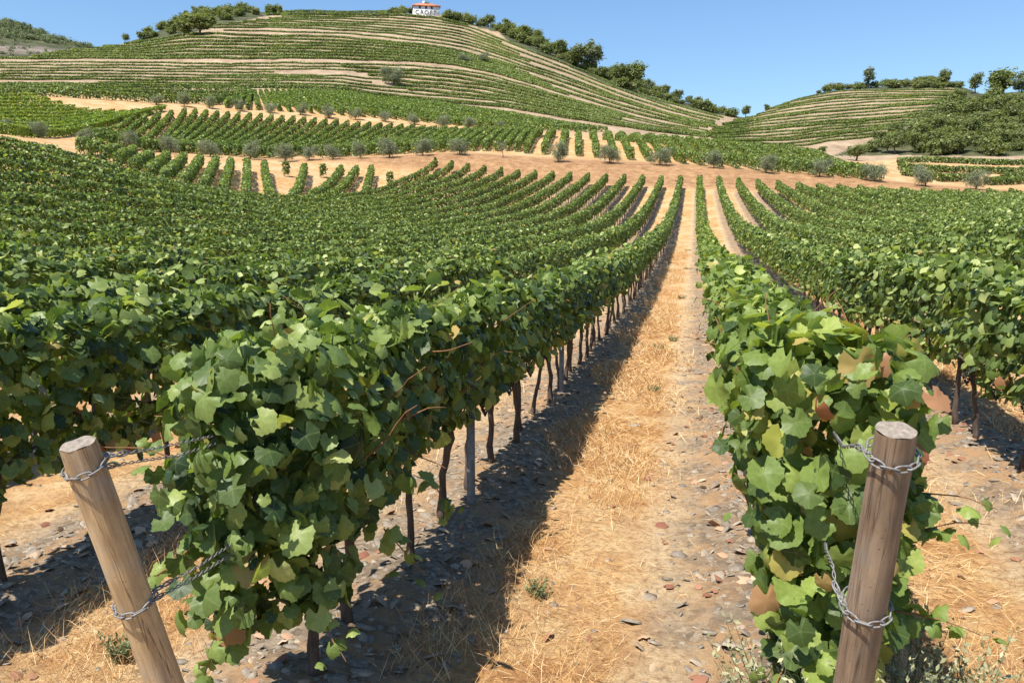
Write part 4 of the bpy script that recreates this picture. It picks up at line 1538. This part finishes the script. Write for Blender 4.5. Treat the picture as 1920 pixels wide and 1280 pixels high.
X1 = ROWX0 + ROWDX
for p, d, L in (((X1 + .22, 2.75, 1.12), (1, -.3, .25), .28), ((X1 + .2, 2.72, .72), (1, -.25, -.1), .28), ((X1 + .18, 2.8, .95), (.8, -.5, .6), .34),
                ((X1 + .1, 3.0, 1.42), (.3, -.2, 1), .34),
                ((X1 - .1, 3.4, 1.44), (-.3, .1, 1), .3), ((X1 + .05, 2.7, .5), (.2, -.6, -.4), .3), ((X1 - .12, 2.72, .5), (-.3, -.5, -.5), .26)):
    straggler(near_rows[1], p, d, L, 'vine_light')
for p, d, L in (((ROWX0 - .25, 2.6, 1.1), (-1, -.4, .2), .34), ((ROWX0 - .2, 2.55, .8), (-.8, -.5, -.4), .3), ((ROWX0 + .2, 2.7, .6), (.6, -.3, -.6), .34),
                ((ROWX0 + .1, 2.6, 1.45), (.1, -.3, 1), .3), ((ROWX0 + .24, 3.3, .62), (.7, -.1, -.7), .3), ((ROWX0 + .2, 4.1, .6), (.6, 0, -.7), .26),
                ((ROWX0, 3.2, 1.46), (-.2, 0, 1), .3), ((ROWX0 + .1, 4.2, 1.46), (.4, 0, 1), .32), ((ROWX0 - .05, 2.5, .52), (-.1, -.4, -.8), .24)):
    straggler(near_rows[0], p, d, L, 'vine')


# ------------------------------------------------------------------ ground litter of the near lane
def straw_mat():
    m, nt, p, out = new_mat('dry_straw')
    c = ramp(nt, attr(nt, 'v').outputs['Fac'], [(0, (.20, .085, .03)), (.35, (.50, .255, .09)), (.7, (.66, .43, .18)), (1, (.82, .66, .38))]).outputs[0]
    nt.links.new(c, p.inputs['Base Color'])
    p.inputs['Roughness'].default_value = .7
    return m


M['straw'] = straw_mat()


def visible_xy(n, x0, x1, y0, y1, power=1.7):
    """Points on the near ground, denser close by."""
    y = y0 + (y1 - y0) * RNG.random(n) ** power
    x = RNG.uniform(x0, x1, n) * np.clip(.35 + y / 12, .3, 1.0) if False else RNG.uniform(x0, x1, n)
    g = ground(x, y)
    px, py, dz = project(np.stack([x, y, g], -1))
    k = (px > -160) & (px < 2080) & (dz > .5)
    return x[k], y[k], g[k]


def row_dist(x):
    u = (x - ROWX0) / ROWDX
    return np.abs(u - np.round(u)) * ROWDX


def blades(name, x, y, z, L, wid, upright, vlo=0, vhi=1, lean=1.0):
    n = len(x)
    q = RNG.uniform(0, 2 * math.pi, n)
    el = np.clip(RNG.normal(upright, .22, n), .02, 1.5)
    d = np.stack([np.cos(q) * np.cos(el), np.sin(q) * np.cos(el), np.sin(el)], -1)
    side = unit(np.cross(d, RNG.normal(size=(n, 3))))
    P0 = np.stack([x, y, z - .004], -1)
    P1 = P0 + d * (L * .55)[:, None]
    d2 = unit(d + RNG.normal(0, .25, (n, 3)) + np.array([0, 0, -.18]))
    P2 = P1 + d2 * (L * .45)[:, None]
    P2[:, 2] = np.maximum(P2[:, 2], z + .002)
    w = wid[:, None]
    V = np.stack([P0 - side * w, P0 + side * w, P1 - side * w * .8, P1 + side * w * .8, P2], 1).reshape(-1, 3)
    T = np.array([(0, 1, 3), (0, 3, 2), (2, 3, 4)])[None] + (np.arange(n) * 5)[:, None, None]
    v = np.clip(RNG.uniform(vlo, vhi, n), 0, 1)
    return mesh_tris(name, V, T.reshape(-1, 3), dict(v=np.repeat(v, 5)))


x, y, z = visible_xy(420000, -4.5, 4.5, 1.6, 20, 2.0)
rd = row_dist(x)
k = RNG.random(len(x)) < np.clip((rd - .38) / .3, .06, 1)
patch = smooth_noise(x * 1.9, y * 1.3, 8)
u_ = (x - ROWX0) / ROWDX; u_ = u_ - np.round(u_)
k &= ~((u_ > -.40) & (u_ < -.08) & (RNG.random(len(x)) < .72))
k &= RNG.random(len(x)) < np.clip(.55 + .8 * patch, .1, 1)
x, y, z = x[k], y[k], z[k]
sc = np.clip(y / 5, .8, 2.2)
o = put('dry_grass', blades('dry_grass', x, y, z, RNG.uniform(.05, .16, len(x)) * np.clip(sc, .8, 1.4), .0014 * sc, .16), M['straw'])
tag(o, 'flattened orange straw littering the lanes between the vine rows', 'dry grass', None, 'stuff')
x, y, z = visible_xy(260000, -4, 4.5, 1.6, 45, 1.9)
k = (smooth_noise(x * 2.3, y * 1.1, 12) + RNG.normal(0, .12, len(x)) > .02) & (row_dist(x) > .36 + .2 * smooth_noise(x * 3, y, 2)) & ~(((x - ROWX0) / ROWDX % 1 > .62) & (RNG.random(len(x)) < .85))
x, y, z = x[k], y[k], z[k]
sc = np.clip(y / 5, .8, 2.4)
o = put('standing_grass', blades('standing_grass', x, y, z, RNG.uniform(.05, .22, len(x)), .0013 * sc, .85, .05, 1), M['straw'])
tag(o, 'upright tufts of dry orange grass along the lane', 'dry grass', None, 'stuff')


def stones(n, y1):
    x, y, z = visible_xy(n, -5, 5, 1.6, y1, 2.0)
    k = RNG.random(len(x)) < np.clip(1.15 - row_dist(x) / .62, .05, 1)
    x, y, z = x[k], y[k], z[k]
    m = len(x)
    th = np.linspace(0, 2 * math.pi, 6)[:-1]
    S = np.clip(RNG.lognormal(-4.3, .65, m), .005, .06)
    rot = RNG.uniform(0, 6.28, m)
    V = np.zeros((m, 11, 3))
    for lev, (f, hz) in enumerate(((1.0, -.10), (.9, .20))):
        for i_, t in enumerate(th):
            r = S * f * RNG.uniform(.7, 1.25, m)
            V[:, lev * 5 + i_, 0] = r * np.cos(t + rot); V[:, lev * 5 + i_, 1] = r * .75 * np.sin(t + rot); V[:, lev * 5 + i_, 2] = S * hz * RNG.uniform(.5, 1.2, m)
    V[:, 10, 2] = S * .2
    tx = RNG.normal(0, .38, (m, 1)); ty = RNG.normal(0, .38, (m, 1))
    V[:, :, 2] += V[:, :, 0] * tx + V[:, :, 1] * ty
    V += np.stack([x, y, z], -1)[:, None, :]
    T = []
    for i_ in range(5):
        b = (i_ + 1) % 5
        T += [(i_, b, 5 + b), (i_, 5 + b, 5 + i_), (5 + i_, 5 + b, 10)]
    T = (np.array(T)[None] + (np.arange(m) * 11)[:, None, None]).reshape(-1, 3)
    me = mesh_tris('schist_stones', V.reshape(-1, 3), T, dict(v=np.repeat(RNG.random(m), 11)), False)
    mt, nt, p, out = new_mat('schist')
    c = ramp(nt, attr(nt, 'v').outputs['Fac'], [(0, (.10, .075, .05)), (.5, (.22, .165, .11)), (.85, (.36, .285, .195)), (1, (.44, .28, .15))]).outputs[0]
    geo = nt.nodes.new('ShaderNodeNewGeometry')
    nz = noise(nt, 45, 5, .7, geo.outputs['Position'])
    c = mixc(nt, .45, c, ramp(nt, nz.outputs[0], [(.3, (.10, .085, .07)), (.7, (.48, .42, .34))]).outputs[0])
    nt.links.new(c, p.inputs['Base Color']); p.inputs['Roughness'].default_value = .75
    o = put('schist_stones', me, mt)
    tag(o, 'grey schist fragments strewn under the vine rows', 'stones', None, 'stuff')


stones(60000, 22)

x, y, z = visible_xy(2600, -4.5, 4.5, 1.7, 18, 1.7)
k = RNG.random(len(x)) < np.clip(1.3 - row_dist(x) / .8, .12, 1) * .6
x, y, z = x[k], y[k], z[k]
n = len(x)
W, T, kk = leaves('mid', np.stack([x, y, z + .015], -1), np.array([0, 0, 1.0]) + RNG.normal(0, .38, (n, 3)), RNG.normal(size=(n, 3)) * [1, 1, .2],
                  RNG.uniform(.022, .05, n), RNG.uniform(.6, 1, n))
mt, nt, p, out = new_mat('fallen_leaf')
nt.links.new(ramp(nt, attr(nt, 'v').outputs['Fac'], [(0, (.20, .07, .04)), (.4, (.36, .18, .10)), (.8, (.52, .33, .20)), (1, (.58, .45, .30))]).outputs[0], p.inputs['Base Color'])
p.inputs['Roughness'].default_value = .7
o = put('fallen_leaves', mesh_tris('fallen_leaves', W, T, dict(v=np.repeat(RNG.random(n), kk))), mt)
tag(o, 'dry reddish brown vine leaves fallen on the ground', 'fallen leaves', None, 'stuff')

# weeds
M['weed'] = leaf_mat('weed_leaf', [(0, (.16, .17, .085)), (.5, (.32, .32, .17)), (1, (.52, .48, .28))], trans=.15, rough=.7, aged=False, tcol=(1, 1, .7))
M['tuft'] = leaf_mat('green_grass', [(0, (.11, .15, .06)), (.5, (.19, .22, .10)), (1, (.30, .30, .15))], trans=.15, rough=.7, aged=False, tcol=(1, 1, .7))


def weed(px, py, hgt, label, mat='weed', spread=.16, n=26, name='weed', xy=False):
    p = np.array([px, py, float(ground(px, py))]) if xy else cast(px, py)
    P, N, D, S = [], [], [], []
    mb = MB()
    for i in range(n):
        q = random.uniform(0, 6.28); rr = spread * math.sqrt(random.random())
        b = np.array([math.cos(q) * rr, math.sin(q) * rr, 0]) * .25
        d = unit(np.array([[math.cos(q) * (.2 + 2.2 * spread) + random.uniform(-.2, .2), math.sin(q) * (.2 + 2.2 * spread) + random.uniform(-.2, .2), 1.0]]))[0]
        L = hgt * random.uniform(.5, 1.1)
        mb.tube([b, b + d * L * .5, b + d * L + (0, 0, -.02)], [.0022, .0016, .0008], 4, False)
        for t in np.linspace(.15, 1, int(16 * L / .3) + 5):
            P.append(b + d * L * t + RNG.normal(0, .006, 3)); N.append(RNG.normal(size=3) + (0, 0, .5)); D.append(d * .6 + RNG.normal(0, .6, 3)); S.append(random.uniform(.008, .017))
    W, T, k = leaves('narrow', np.array(P), np.array(N), np.array(D), np.array(S), np.full(len(P), 1.8))
    root = empty(name, p, label, 'weed', 'weeds by the vines')
    put('stems', mb.mesh('stems'), M[mat], root)
    put('leaves', mesh_tris('leaves', W, T, dict(v=np.repeat(RNG.random(len(P)), k))), M[mat], root)


random.seed(33)
for i, (wx, wy, hg, lab) in enumerate(((.40, 2.66, .58, 'pale dry weed at the foot of the right row, furthest left'), (.50, 2.52, .60, 'pale weed just left of the right post'),
                                       (.72, 2.50, .62, 'grey-green weed right beside the right post'), (.82, 2.62, .68, 'taller grey-green weed right of the brown post'),
                                       (.95, 2.56, .56, 'low grey-green weed furthest right at the bottom edge'), (.70, 2.72, .60, 'grey-green weed just behind the brown post'))):
    weed(wx, wy, hg, lab, spread=.12, n=110, xy=True)
for i, (px, py, hg, sp, lab) in enumerate(((1290, 505, .16, .55, 'widest faint green grass patch in the middle of the lane'), (1262, 640, .12, .22, 'small blue-green weed in the middle of the lane, lower of a pair'),
                                           (1236, 655, .12, .2, 'small blue-green weed in the lane, left of a pair'), (1278, 560, .12, .3, 'thin green tuft above the pair of weeds in the lane'),
                                           (1225, 735, .10, .16, 'single small green weed on the shadow edge in the lane'), (1290, 470, .16, .5, 'furthest green grass patch up the lane'),
                                           (225, 1240, .16, .08, 'small green weed beside the left post'), (1010, 1120, .10, .12, 'low bright green weed at the shadow edge low in the lane'))):
    weed(px, py, hg, lab, 'tuft', sp, 30, 'grass_tuft')
